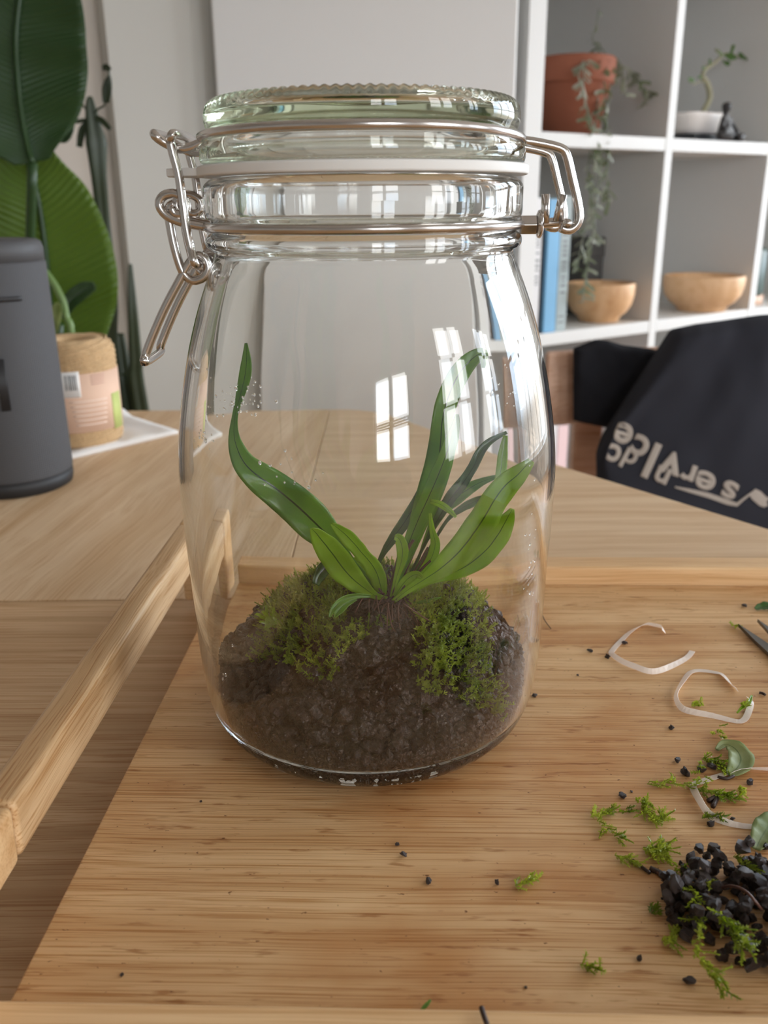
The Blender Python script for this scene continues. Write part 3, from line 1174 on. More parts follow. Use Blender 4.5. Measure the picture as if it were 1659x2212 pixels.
def moss_mask(x, y):
    """density of the cushion seen from above (jar frame)"""
    if y > .034:
        return 0
    if abs(x) > .041:
        return 0
    m_ = mnoise.noise(Vector((x * 70, y * 70, 1.5)))
    if x < .006:
        edge = -.018 - .010 * math.sin((x + .04) * 70) + .010 * m_
        return 1.0 if y > edge and x > -.039 else 0
    if x < .016:
        return 1.0 if y > -.018 + .008 * m_ else 0
    return 1.0 if y > -.037 + .006 * m_ else 0


mm_, md_ = MB(), MB()
cnt = 0
while cnt < 2000:
    x, y = rnd.uniform(-.042, .042), rnd.uniform(-.042, .036)
    if not moss_mask(x, y) or (abs(x - .003) < .011 and -.016 < y < .004):
        continue
    h = hsoil(x, y)
    e = .002
    g = np.array([-(hsoil(x + e, y) - hsoil(x - e, y)) / (2 * e), -(hsoil(x, y + e) - hsoil(x, y - e)) / (2 * e), 1.0])
    d = g / np.linalg.norm(g) + np.array([rnd.uniform(-.6, .6), rnd.uniform(-.6, .4), rnd.uniform(-.3, .4)])
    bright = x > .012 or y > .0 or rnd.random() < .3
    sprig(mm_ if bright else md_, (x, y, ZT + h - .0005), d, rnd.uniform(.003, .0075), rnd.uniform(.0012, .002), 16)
    cnt += 1
for (xx, yy) in ((985, 1300), (1010, 1325), (1018, 1345), (640, 1275), (700, 1255), (735, 1250), (960, 1285), (592, 1300), (905, 1290), (930, 1275)):
    p = at_y(xx, yy, -.002)
    for _ in range(3):
        sprig(mm_, p + np.array([rnd.uniform(-.003, .003), rnd.uniform(-.004, .004), -.007]), (rnd.uniform(-.3, .3), rnd.uniform(-.3, .2), 1), .010, .0017, 24)
tag(mm_.build('moss', M['moss'], smooth=False, fix=False), 'bright green moss cushion covering the soil mound in the jar', 'moss', kind='stuff')
tag(md_.build('moss', M['moss_dark'], smooth=False, fix=False), 'darker green moss on the left front of the soil mound', 'moss', kind='stuff')


# ------------------------------------------------------------------ leaves
def leaf_mesh(pts, widths, cup=.25, ripple=.06, roll=0.0, nu=7, k=5, face=(0, -1, 0.25), freq=9.0):
    """ribbon leaf along a 3-D spine; widths are full widths at the spine points"""
    sp = smooth_path(pts, k)
    n = len(sp)
    wk = np.interp(np.linspace(0, 1, n), np.linspace(0, 1, len(widths)), widths)
    wk = np.convolve(np.pad(wk, 2, 'edge'), np.ones(5) / 5, 'valid')
    G, U = [], []
    ph = rnd.uniform(0, 6)
    for i in range(n):
        t = sp[min(i + 1, n - 1)] - sp[max(i - 1, 0)]
        t = t / (np.linalg.norm(t) + 1e-12)
        f = np.asarray(face, float)
        f = f - t * (f @ t)
        f /= np.linalg.norm(f) + 1e-9
        s = np.cross(t, f)
        ca, sa = math.cos(roll), math.sin(roll)
        s, f = s * ca + f * sa, f * ca - s * sa
        row, ur = [], []
        for j in range(nu):
            u = j / (nu - 1) * 2 - 1
            w = wk[i] / 2
            off = cup * w * (abs(u) ** 1.6) + ripple * w * abs(u) * math.sin(i / n * freq * 2 * math.pi * .5 + ph + (1.7 if u > 0 else 0))
            row.append(sp[i] + s * (u * w) + f * off)
            ur.append((.5 + u / 2, .001 + i / (n - 1)))
        G.append(row)
        U.append(ur)
    return MB().grid(G, U)


def px_leaf(pts, wpx, Y0, Y1, **kw):
    """spine given where the leaf is seen, its depth going from Y0 at the base to Y1 at the tip"""
    n = len(pts)
    P = [at_y(x, y, Y0 + (Y1 - Y0) * i / (n - 1)) for i, (x, y) in enumerate(pts)]
    Wd = [w * ((p - CAM) @ _f) / F_PX for w, p in zip(wpx, P)]
    return leaf_mesh(P, Wd, **kw)


FB = at_y(840, 1285, -.002)
fern = thing('fern', 'small strap-leaved fern rooted on the moss mound inside the jar', 'fern', FB)
LEAVES = [  # spine from base to tip (photo), widths, depth base/tip, material, options
    ([(836, 1282), (795, 1248), (752, 1205), (720, 1168), (680, 1128), (640, 1090), (600, 1058), (560, 1030), (530, 1002), (512, 968), (505, 935), (508, 895), (518, 858), (529, 815), (533, 780), (531, 742)],
     [8, 12, 20, 52, 84, 84, 76, 66, 54, 36, 22, 11, 18, 30, 24, 3], -.002, -.008, 'fern', dict(cup=.25)),
    ([(836, 1290), (812, 1284), (788, 1268), (765, 1250), (742, 1225), (720, 1195), (700, 1170), (684, 1150), (674, 1140)],
     [8, 14, 28, 48, 60, 60, 50, 32, 6], -.005, -.026, 'fern_bright', dict(cup=.3)),
    ([(828, 1285), (822, 1262), (814, 1235), (800, 1212), (782, 1192), (765, 1172), (745, 1152), (728, 1138), (716, 1130)],
     [12, 30, 40, 36, 30, 36, 32, 20, 5], -.002, -.012, 'fern_bright', dict(cup=.35, roll=.2)),
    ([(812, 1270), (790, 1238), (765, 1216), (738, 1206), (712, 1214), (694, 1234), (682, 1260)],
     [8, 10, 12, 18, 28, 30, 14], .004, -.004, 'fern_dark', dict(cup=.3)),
    ([(822, 1280), (806, 1245), (788, 1220), (768, 1208), (752, 1206)], [8, 14, 18, 14, 4], .0, .002, 'fern_bright', dict(cup=.3)),
    ([(850, 1285), (868, 1232), (890, 1175), (908, 1120), (928, 1065), (945, 1010), (952, 960), (955, 915), (965, 870), (985, 822), (1010, 788), (1034, 768), (1048, 768), (1046, 795)],
     [9, 12, 26, 44, 56, 60, 52, 44, 48, 46, 40, 28, 20, 8], .004, .012, 'fern', dict(cup=.2)),
    ([(848, 1288), (862, 1235), (880, 1180), (902, 1125), (925, 1075), (945, 1030), (962, 985), (975, 945), (984, 915), (986, 895)],
     [10, 14, 26, 38, 42, 42, 36, 28, 18, 6], -.004, -.006, 'fern', dict(cup=.35, roll=-.25)),
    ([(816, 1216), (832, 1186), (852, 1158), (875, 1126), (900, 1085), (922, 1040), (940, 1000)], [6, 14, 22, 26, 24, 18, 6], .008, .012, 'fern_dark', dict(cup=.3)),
    ([(850, 1296), (880, 1272), (915, 1250), (950, 1226), (985, 1195), (1015, 1160), (1042, 1122), (1065, 1082), (1090, 1048), (1118, 1022), (1144, 994)],
     [10, 16, 24, 44, 60, 64, 64, 58, 52, 44, 10], -.008, -.018, 'fern_bright', dict(cup=.2)),
    ([(880, 1290), (920, 1258), (965, 1240), (1010, 1218), (1050, 1185), (1078, 1150), (1095, 1120), (1106, 1098)],
     [6, 8, 24, 44, 54, 48, 34, 6], -.002, -.010, 'fern_bright', dict(cup=.25)),
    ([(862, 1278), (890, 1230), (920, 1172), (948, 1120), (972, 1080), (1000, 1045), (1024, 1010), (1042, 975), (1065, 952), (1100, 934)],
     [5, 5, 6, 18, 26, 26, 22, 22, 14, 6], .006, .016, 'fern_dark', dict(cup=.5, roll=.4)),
    ([(866, 1282), (900, 1215), (925, 1150), (945, 1112), (975, 1082), (1010, 1058), (1045, 1040), (1082, 1028)],
     [5, 5, 8, 20, 32, 28, 16, 5], .010, .014, 'fern', dict(cup=.4)),
    ([(868, 1284), (905, 1222), (940, 1165), (970, 1120), (998, 1098), (1022, 1086), (1050, 1076)], [5, 5, 6, 7, 16, 20, 14], .012, .020, 'fern_dark', dict(cup=.4)),
    ([(1062, 1085), (1076, 1050), (1086, 1015), (1090, 980), (1096, 940)], [8, 16, 24, 22, 7], .004, .010, 'fern_bright', dict(cup=.2)),
    ([(866, 1286), (888, 1258), (912, 1230), (932, 1202), (940, 1172), (934, 1145), (929, 1108)], [8, 8, 14, 22, 22, 12, 5], -.006, -.010, 'fern_bright', dict(cup=.4)),
    ([(846, 1286), (858, 1240), (868, 1205), (869, 1182), (862, 1162), (852, 1158)], [7, 12, 22, 26, 22, 10], -.006, -.010, 'fern_bright', dict(cup=.45)),
    ([(850, 1290), (868, 1262), (884, 1245), (900, 1238), (912, 1245)], [10, 18, 22, 18, 8], -.006, -.012, 'fern_bright', dict(cup=.4)),
    ([(878, 1300), (905, 1298), (930, 1294), (952, 1287)], [3, 6, 9, 2], -.006, -.008, 'fern', dict(cup=.3)),
    ([(800, 1285), (770, 1284), (742, 1292), (722, 1310), (712, 1330)], [5, 12, 16, 14, 3], -.014, -.028, 'fern', dict(cup=.5)),
    ([(770, 1290), (748, 1300), (730, 1318), (724, 1330)], [6, 16, 18, 4], -.016, -.026, 'fern', dict(cup=.5)),
    ([(930, 1082), (950, 1088), (968, 1100), (984, 1116)], [8, 14, 14, 4], -.006, -.012, 'fern_bright', dict(cup=.4)),
    ([(826, 1262), (832, 1240), (840, 1222)], [4, 8, 2], .0, .002, 'fern_dark', dict(cup=.3)),
]
for pts, wp, y0, y1, mt, kw in LEAVES:
    o = px_leaf(pts, wp, y0, y1, **dict(dict(ripple=.13, nu=9, freq=11), **kw)).build('leaf', M[mt], fern, fix=False)
    solidify(o, .00025)
for pts, r0, y0 in (([(838, 1290), (850, 1240), (864, 1190), (884, 1148)], 4.0, -.004), ([(852, 1288), (880, 1225), (900, 1180), (915, 1140)], 2.6, .006), ([(858, 1290), (890, 1240), (925, 1180)], 2.4, .004), ([(848, 1290), (858, 1240), (875, 1195), (893, 1165)], 4.0, -.006), ([(842, 1288), (838, 1250), (826, 1222)], 2.6, .002), ([(856, 1292), (876, 1262), (905, 1232), (930, 1208)], 3.0, -.008), ([(832, 1288), (815, 1262), (806, 1240)], 2.6, -.003), ([(846, 1286), (850, 1245), (846, 1218)], 2.4, .006), ([(862, 1290), (895, 1250), (912, 1215), (925, 1190)], 2.4, -.002)):
    MB().tube(smooth_path(px(pts, y0), 5), r0 * .27 / F_PX, 6).build('stem', M['root'], fern)
rb = MB()
for k in range(60):                                 # crown of thin brown roots
    a = rnd.uniform(math.pi * .9, math.pi * 2.1)
    l_ = rnd.uniform(.006, .016)
    p0 = FB + np.array([rnd.uniform(-.005, .005), rnd.uniform(-.004, .003), rnd.uniform(-.003, .002)])
    p1 = p0 + np.array([math.cos(a) * l_ * .5, math.sin(a) * l_ * .35 - .003, rnd.uniform(-.002, .001)])
    p2 = p1 + np.array([math.cos(a) * l_ * .3 + rnd.uniform(-.003, .003), -.004, -l_ * .55])
    rb.tube(smooth_path([p0, p1, p2], 4), [.0003] * 8 + [.00018], 4)
for pts in ([(838, 1300), (836, 1345), (832, 1375), (838, 1410)], [(838, 1300), (845, 1345), (858, 1370), (860, 1395)], [(870, 1300), (900, 1320), (930, 1340)]):
    rb.tube(smooth_path(px(pts, -.018), 5), .00028, 5)
rb.build('roots', M['root'], fern)
cb = MB()
for k in range(150):
    V, Fc = grain_verts(rnd.uniform(.0010, .0022), .4)
    a, q = rnd.uniform(0, 6.28), math.sqrt(rnd.random())
    cb.add(V + FB + np.array([.0105 * q * math.cos(a) - .001, .007 * q * math.sin(a) - .006, rnd.uniform(-.009, -.0005) - .002 * q]), Fc)
o = cb.build('root_ball', plain('root_ball', srgb(60, 42, 34), .7, bump=.5, bscale=700, var=.4, vscale=250), fern, smooth=False, fix=False)
o['kind'] = 'stuff'
# pale leafy tuft at the left edge of the cushion
tuft = MB()
TP = at_y(590, 1345, -.006)
for k in range(30):
    d = np.array([rnd.uniform(-1, .5), rnd.uniform(-.7, .5), rnd.uniform(.1, 1)])
    d /= np.linalg.norm(d)
    l_ = rnd.uniform(.003, .0075)
    p = TP + np.array([rnd.uniform(-.003, .004), rnd.uniform(-.004, .004), 0])
    lm = leaf_mesh([p, p + d * l_ * .5, p + d * l_ + np.array([0, 0, -.0006])], [.0006, .0017, .0005], nu=3, k=2, ripple=0)
    tuft.add(lm.v, lm.f, lm.uv)
tag(tuft.build('leafy_tuft', M['fern_bright'], fix=False), 'little bright green leafy tuft at the left edge of the moss in the jar', 'plant')

# ------------------------------------------------------------------ speaker
sc_ = np.array([-.2645, .3345])
R_S = .0405
spk_h = 0.9225 - ZB
spk = thing('speaker', 'charcoal cylindrical fabric speaker standing at the left edge of the table', 'speaker', (sc_[0], sc_[1], ZB))
cc = (sc_[0], sc_[1], ZB)
MB().lathe([(0, .0), (R_S - .004, 0), (R_S - .0012, .0015), (R_S - .0002, .006), (R_S - .0004, .0115), (0, .0115)], 64, cc).build('base_ring', M['speaker_dark'], spk)
MB().lathe([(0, .0110), (R_S - .0006, .0110), (R_S, .013), (R_S - .0006, spk_h - .016), (R_S - .0012, spk_h - .0145), (0, spk_h - .0145)], 96, cc).build('fabric_sleeve', M['speaker'], spk)
MB().lathe([(0, spk_h - .0150), (R_S - .0012, spk_h - .0150), (R_S - .0011, spk_h - .006), (R_S - .0022, spk_h - .0022), (R_S - .0050, spk_h - .0004), (R_S - .009, spk_h), (0, spk_h)], 96, cc).build('top_cap', M['speaker_cap'], spk)


def on_cyl(xp, yp, c, r):
    """where the sight line meets an upright cylinder, as angle and height"""
    d = ray(xp, yp)
    ox, oy = CAM[0] - c[0], CAM[1] - c[1]
    A = d[0] ** 2 + d[1] ** 2
    B = 2 * (ox * d[0] + oy * d[1])
    Cc = ox * ox + oy * oy - r * r
    t = (-B - math.sqrt(max(0, B * B - 4 * A * Cc))) / (2 * A)
    p = CAM + d * t
    return math.atan2(p[1] - c[1], p[0] - c[0]), p[2]


def cyl_patch(c, r, a0, a1, z0, z1, t=.0004, n=10):
    """a thin raised band piece on an upright cylinder"""
    mb = MB()
    G = []
    for (rr_, zz) in ((r - .0002, z0), (r + t, z0), (r + t, z1), (r - .0002, z1), (r - .0002, z0)):
        G.append([(c[0] + rr_ * math.cos(a), c[1] + rr_ * math.sin(a), zz) for a in np.linspace(a0, a1, n)])
    mb.grid(G)
    m_ = n
    mb.f += [tuple(i * m_ for i in range(4)), tuple(i * m_ + m_ - 1 for i in range(3, -1, -1))]
    return mb


a1, z1 = on_cyl(46, 642, sc_, R_S)
a0, z0 = on_cyl(-40, 652, sc_, R_S)
zc_ = (z1 + z0) / 2
cyl_patch(sc_, R_S, a0, a1, zc_ - .0016, zc_ + .0016, .0008).build('plus_button', M['speaker_dark'], spk)
am = (a0 + a1) / 2
aa, za = on_cyl(12, 775, sc_, R_S)
ab_, zb_ = on_cyl(12, 888, sc_, R_S)
cyl_patch(sc_, R_S, aa - .17, aa - .03, zb_, za, .0010).build('rubber_strip', M['speaker_dark'], spk)

# ------------------------------------------------------------------ napkin and twine
nap = []
NP = {'front': at_z(120, 1002, ZB), 'tip': at_z(386, 938, ZB), 'back': at_z(262, 900, ZB)}
A_, B_, C_ = NP['front'], NP['tip'], NP['back']
D_ = A_ + C_ - B_ + np.array([-.02, .0, 0])
G, GB = [], []
for i in range(15):
    row, rb_ = [], []
    for j in range(15):
        u, v = i / 14, j / 14
        p = A_ * (1 - u) * (1 - v) + B_ * u * (1 - v) + C_ * u * v + D_ * (1 - u) * v
        e = min(u, v, 1 - u, 1 - v)
        w = .0034 + .0040 * abs(mnoise.noise(Vector((u * 3, v * 3, .5)))) * (1 if e > 0 else .3)
        if u > .82 and v > .8:
            w += .009 * min(1, (u - .82) * 8) * min(1, (v - .8) * 8) * (1 if e > 0 else .6)
        row.append((p[0], p[1], ZB + w))
        rb_.append((p[0], p[1], ZB + .0004))
    G.append(row)
    GB.append(rb_)
nm = MB().grid(G)
o0 = len(nm.v)
nm.grid([list(reversed(r)) for r in GB])
per = [(0, j) for j in range(15)] + [(i, 14) for i in range(1, 15)] + [(14, j) for j in range(13, -1, -1)] + [(i, 0) for i in range(13, 0, -1)]
for k in range(len(per)):
    (i, j), (i2, j2) = per[k], per[(k + 1) % len(per)]
    nm.f.append((i * 15 + j, i2 * 15 + j2, o0 + i2 * 15 + 14 - j2, o0 + i * 15 + 14 - j))
tag(nm.build('napkin', M['napkin']), 'folded white cotton cloth lying under the spool of twine', 'cloth')

tw = np.array([-.2525, .447])
R_T = .0350
ZS = ZB + .0045
tw_h = 0.842 - ZS
twt = thing('twine_spool', 'spool of natural jute twine with pink paper band on the white cloth', 'twine', (tw[0], tw[1], ZB + .004))
core = [(0, 0), (R_T - .0035, 0), (R_T - .0012, .003), (R_T - .0012, tw_h - .012), (R_T - .004, tw_h - .004), (R_T - .010, tw_h - .001), (.010, tw_h - .003), (.009, tw_h - .03), (0, tw_h - .03)]
MB().lathe(core, 64, (tw[0], tw[1], ZS)).build('twine_core', M['twine'], twt)
wind = MB()
turn, npt = 60, 36
for layer, (slope, ph) in enumerate(((0.0, 0), (.006, 1.0))):
    P, Rr = [], []
    for i in range(turn * npt // (1 if layer == 0 else 3)):
        a = 2 * math.pi * i / npt
        f = i / (turn * npt // (1 if layer == 0 else 3))
        z = .002 + (tw_h - .005) * f + slope * math.sin(a + ph)
        z = min(max(z, .0012), tw_h - .0015)
        top = max(0, z - (tw_h - .013)) / .0115
        low = max(0, .005 - z) / .005
        r = R_T - .0010 - .0055 * top ** 2 - .0025 * low ** 2 + (.0006 if layer else 0)
        P.append((tw[0] + r * math.cos(a), tw[1] + r * math.sin(a), ZS + z))
    wind.tube(P, .0009, 4)
o = wind.build('twine_winding', M['twine'], twt, fix=False)
o['kind'] = 'stuff'


def tw_ang(xp, yp, r=R_T):
    return on_cyl(xp, yp, tw, r)


bandz1 = tw_ang(200, 806)[1]
bandz0 = tw_ang(215, 930)[1]
bm_ = MB().lathe([(R_T - .0004, bandz0), (R_T + .0006, bandz0), (R_T + .0006, bandz1), (R_T - .0004, bandz1)], 64, (tw[0], tw[1], 0), closed=True)
band = bm_.build('paper_band', M['band'], twt)
RB = R_T + .0006
la0, lz1 = tw_ang(125, 805, RB)
la1, lz0 = tw_ang(176, 858, RB)
cyl_patch(tw, RB, la0, la1, lz0, lz1, .0003).build('barcode_label', M['label'], band)
bars = MB()
k0, k1 = tw_ang(138, 812, RB), tw_ang(167, 843, RB)
a = k0[0]
i = 0
while a < k1[0] - .01:
    w_ = rnd.choice((.012, .018, .03))
    q = cyl_patch(tw, RB + .0003, a, min(a + w_, k1[0]), k1[1], k0[1], .00015, 3)
    bars.add(q.v, q.f)
    a += w_ + rnd.choice((.012, .02))
bars.build('barcode', M['ink'], band)
g0, g1 = tw_ang(240, 850, RB), tw_ang(257, 922, RB)
cyl_patch(tw, RB, g0[0], g1[0] + .25, g1[1], g0[1], .0002).build('green_patch', M['band_green'], band)
tl = MB()
for k in range(6):
    q0, q1 = tw_ang(150 + k * 3, 870 + k * 10, RB), tw_ang(232, 866 + k * 10, RB)
    q = cyl_patch(tw, RB, q0[0], q1[0], q0[1] - .0006, q0[1] + .0004, .00012, 8)
    tl.add(q.v, q.f)
tl.build('pale_lines', M['print_pale'], band)
tl = MB()
for k in range(4):
    q0, q1 = tw_ang(194 + k, 812 + k * 6, RB), tw_ang(225, 810 + k * 6, RB)
    q = cyl_patch(tw, RB, q0[0], q1[0], q0[1] - .0004, q0[1] + .0002, .00012, 6)
    tl.add(q.v, q.f)
tl.build('small_lines', M['print_rose'], band)


# ------------------------------------------------------------------ plants behind the table
def floor_pot(name_parent, c, r, h, soil_m=True):
    MB().lathe([(0, 0), (r * .72, 0), (r * .76, .01), (r, h - .01), (r, h), (r - .012, h), (r - .02, h - .03), (0, h - .03)], 40, (c[0], c[1], 0)).build('pot', M['pot'], name_parent)
    MB().lathe([(0, h - .028), (r - .021, h - .028), (r - .021, h - .022), (0, h - .018)], 32, (c[0], c[1], 0)).build('potting_soil', M['pot_soil'], name_parent)


YP = .86
bp_c = (-.52, .90)
bird = thing('broad_leaf_plant', 'tall potted plant with huge glossy paddle leaves behind the speaker', 'plant', (bp_c[0], bp_c[1], 0))
floor_pot(bird, bp_c, .13, .28)
A1 = [(70, 352), (56, 300), (44, 230), (36, 150), (34, 80), (42, 0), (60, -90), (100, -190)]
o = px_leaf(A1, [60, 190, 272, 300, 298, 280, 220, 20], .80, .84, cup=.22, ripple=.05, nu=15, k=6, face=(.25, -1, .2)).build('leaf', M['bird_dark'], bird, fix=False)
o['label'] = 'dark green upper leaf'
solidify(o, .0012)
MB().tube(smooth_path([at_y(x, y, .797 + .04 * i / 7) for i, (x, y) in enumerate(A1)], 4), .0035, 8).build('midrib', M['bird_dark'], o)
B1 = [(150, 830), (128, 760), (112, 680), (104, 600), (96, 520), (84, 440), (68, 370), (58, 300), (50, 240)]
o = px_leaf(B1, [90, 190, 268, 300, 280, 236, 160, 70, 10], .88, .88, cup=.15, ripple=.05, nu=15, k=6, face=(.2, -1, .1)).build('leaf', M['bird_light'], bird, fix=False)
o['label'] = 'bright green lower leaf'
solidify(o, .0012)
MB().tube(smooth_path([at_y(x, y, .877) for x, y in B1], 4), .0035, 8).build('midrib', M['bird_dark'], o)
for pts, wp, mt, y in (([(140, 690), (150, 655), (180, 628), (206, 618)], [10, 34, 38, 14], 'bird_dark', .80), ([(112, 740), (118, 700), (124, 668), (128, 655)], [6, 24, 24, 8], 'wilted', .78), ([(150, 215), (142, 170), (140, 280), (125, 300)], [10, 40, 50, 10], 'bird_dark', .86)):
    o = px_leaf(pts, wp, y, y, cup=.3).build('leaf', M[mt], bird, fix=False)
    solidify(o, .001)
base_t = np.array([bp_c[0], bp_c[1], .255])
for top in (at_y(150, 830, .88), at_y(128, 700, .82), at_y(70, 352, .80)):
    MB().tube(smooth_path([base_t + np.array([rnd.uniform(-.02, .02), 0, 0]), (base_t + top) / 2 + np.array([-.02, .02, 0]), top], 8), .006, 8).build('stem', M['bird_dark'], bird)
MB().tube(smooth_path([base_t, at_y(150, 820, .80), at_y(142, 680, .79), at_y(126, 630, .79), at_y(98, 588, .80)], 6), .0045, 8).build('stem', M['plant'], bird)

eu_c = (-.36, 1.06)
eup = thing('euphorbia', 'dark upright succulent with sparse small leaves behind the broad leaves', 'plant', (eu_c[0], eu_c[1], 0))
floor_pot(eup, eu_c, .09, .25)
eb = np.array([eu_c[0], eu_c[1], .228])


def ridged(path, rads, m, name):
    """three-ribbed succulent stem"""
    mb = MB()
    sp = smooth_path(path, 5)
    rr_ = np.interp(np.linspace(0, 1, len(sp)), np.linspace(0, 1, len(rads)), rads)
    G = []
    for p, r in zip(sp, rr_):
        G.append([p + np.array([math.cos(a), math.sin(a), 0]) * r * (1 + .35 * math.cos(3 * a)) for a in np.linspace(0, 2 * math.pi, 18, endpoint=False)])
    mb.grid(G, close_u=True)
    mb.f += [tuple(reversed(range(18))), tuple(range((len(sp) - 1) * 18, len(sp) * 18))]
    return mb.build(name, m, eup)


ridged([eb, at_y(250, 870, 1.0), at_y(236, 640, .98), at_y(222, 480, .97), at_y(212, 380, .96), at_y(206, 310, .96), at_y(200, 270, .96), at_y(194, 225, .96), at_y(194, 208, .96)],
       [.009, .010, .009, .0075, .0085, .0115, .0085, .005, .002], M['succulent'], 'stem')
ridged([eb + np.array([.02, 0, 0]), at_y(302, 880, 1.0), at_y(292, 780, .99), at_y(286, 680, .98), at_y(282, 600, .98), at_y(281, 570, .98)], [.010, .010, .008, .006, .0035, .002], M['succulent'], 'stem')
ridged([eb + np.array([.0, .015, 0]), at_y(276, 880, 1.02), at_y(266, 800, 1.02), at_y(256, 720, 1.02)], [.010, .010, .009, .006], M['succulent'], 'stem')
for pts, wp in (([(236, 165), (232, 190), (230, 222)], [6, 24, 14]), ([(222, 148), (230, 146), (238, 152)], [8, 16, 8]), ([(206, 252), (222, 262), (238, 280)], [6, 14, 8]),
                ([(190, 262), (178, 282), (172, 318)], [6, 18, 12]), ([(186, 258), (172, 262), (156, 264)], [5, 10, 5]), ([(188, 240), (178, 226), (170, 214)], [2, 5, 2])):
    o = px_leaf(pts, wp, .955, .95, cup=.3).build('leaf', M['succulent'], eup, fix=False)
    solidify(o, .001)
MB().tube(smooth_path([at_y(200, 250, .96), at_y(212, 236, .955), at_y(228, 222, .952), at_y(236, 165, .95), at_y(230, 150, .95)], 4), .0014, 5).build('stem', M['succulent'], eup)


# ------------------------------------------------------------------ what stands in the bookcase
def shelf_pt(x, y, n):
    return at_n(x, y, n)


Z1, Z2, Z3 = SH_Z[3], SH_Z[2], SH_Z[1]
# terracotta pot with trailing vines
pc = shelf_pt(1236, 200, N_SH - .10)
sc0 = float(pc @ ES)
pr = .078
pcn = N_SH - .10
sc0 = max(sc0, SH_S[0] + .042 + pr)
p0 = sn(sc0, pcn, Z1)
tp = thing('trailing_pot_plant', 'terracotta pot with long trailing vines on the upper left shelf', 'plant', p0)
rz = at_n(1240, 128, pcn)[2] - Z1
MB().lathe([(0, 0), (pr * .68, 0), (pr * .90, rz * .66), (pr * .91, rz * .67), (pr * .99, rz * .68), (pr, rz * .72), (pr, rz - .004), (pr * .97, rz), (pr * .88, rz), (pr * .84, rz * .86), (0, rz * .86)], 48, tuple(p0)).build('pot', M['terracotta'], tp)
MB().lathe([(0, rz * .86), (pr * .84, rz * .87), (0, rz * .92)], 32, tuple(p0)).build('potting_soil', M['pot_soil'], tp)


def vine(pts, n0, n1, nleaf, ls, m, rad=.0011, spread=.010):
    P = [at_n(x, y, n0 + (n1 - n0) * i / (len(pts) - 1)) for i, (x, y) in enumerate(pts)]
    sp = smooth_path(P, 6)
    mb = MB()
    mb.tube(sp, rad, 5)
    for k in range(nleaf):
        q = sp[int((k + .5) / nleaf * (len(sp) - 1))]
        d = rand_dir()
        d[2] = -abs(d[2]) * .8
        d /= np.linalg.norm(d)
        l_ = ls * rnd.uniform(.7, 1.3)
        lm = leaf_mesh([q, q + d * l_ * .5, q + d * l_ + np.array([0, 0, -.002])], [.002, l_ * .62, .002], nu=3, k=2, ripple=0, face=rand_dir())
        mb.add(lm.v, lm.f, lm.uv)
    return mb.build('vine', m, tp, fix=False)


nf = N_SH + .012
for pts, na, nb, nl, ls in (
        ([(1285, 132), (1310, 130), (1318, 200), (1300, 300), (1296, 360), (1288, 430), (1282, 500), (1272, 560), (1262, 620), (1258, 655)], N_SH - .05, nf, 60, .021),
        ([(1280, 135), (1300, 140), (1308, 230), (1312, 320), (1312, 400), (1316, 440)], N_SH - .04, nf, 40, .020),
        ([(1275, 135), (1288, 150), (1290, 240), (1276, 320), (1270, 380), (1276, 450), (1258, 520), (1245, 590)], N_SH - .05, nf, 44, .020),
        ([(1270, 132), (1262, 150), (1262, 210), (1278, 280), (1284, 350), (1280, 440), (1290, 530)], N_SH - .03, nf, 36, .019),
        ([(1260, 132), (1250, 160), (1268, 230), (1290, 290)], N_SH - .03, nf, 14, .015),
        ([(1290, 135), (1330, 125), (1345, 160), (1352, 210)], N_SH - .06, N_SH - .02, 14, .016),
        ([(1290, 132), (1335, 140), (1370, 160), (1395, 195), (1430, 205)], N_SH - .06, N_SH - .03, 28, .018),
        ([(1290, 130), (1325, 138), (1360, 150), (1380, 180), (1400, 228)], N_SH - .08, N_SH - .04, 24, .018),
        ([(1272, 135), (1292, 110), (1280, 85), (1288, 55), (1294, 18)], N_SH - .08, N_SH - .08, 10, .014),
        ([(1262, 135), (1278, 110), (1296, 100), (1288, 90)], N_SH - .09, N_SH - .08, 8, .014)):
    vine(pts, na, nb, nl, ls, M['vine'])

# bonsai with a white dish on a dark tray
bn = N_SH - .085
b0 = at_n(1510, 290, bn)
bon = thing('bonsai', 'bonsai with bare curved trunk in white dish on upper right shelf', 'plant', sn(float(b0 @ ES), bn, Z1))
bs = float(b0 @ ES)
o = snbox(MB(), bs - .066, bs + .060, bn - .04, bn + .04, Z1, Z1 + .016).build('dark_stand', M['black'], bon, smooth=False)
bevel(o, .003)
dz0 = Z1 + .016
dz1 = at_n(1510, 246, bn)[2]
hh_ = max(.03, dz1 - dz0)
dm_ = MB()
rows = []
for (k, z) in ((.0, 0), (.74, 0), (.86, .15), (1.0, .85), (1.02, 1.0), (.96, 1.0), (.92, .8), (0, .78)):
    rows.append([sn(bs - .002 + .070 * k * math.copysign(abs(math.cos(a)) ** .6, math.cos(a)), bn + .037 * k * math.copysign(abs(math.sin(a)) ** .6, math.sin(a)), dz0 + hh_ * z) for a in np.linspace(0, 2 * math.pi, 40, endpoint=False)])
dm_.grid(rows, close_u=True)
dm_.build('dish', M['ceramic'], bon)
tr_ = [(1516, 252), (1522, 236), (1532, 215), (1532, 195), (1526, 178), (1518, 166), (1522, 152), (1535, 142), (1550, 130), (1560, 120), (1575, 116), (1592, 122), (1602, 126)]
P = [at_n(x, y, bn) for x, y in tr_]
MB().tube(smooth_path(P, 5), list(np.interp(np.linspace(0, 1, (len(P) - 1) * 5 + 1), [0, .3, .6, 1], [.0065, .006, .0035, .0015])), 10).build('trunk', M['bark'], bon)
brs = MB()
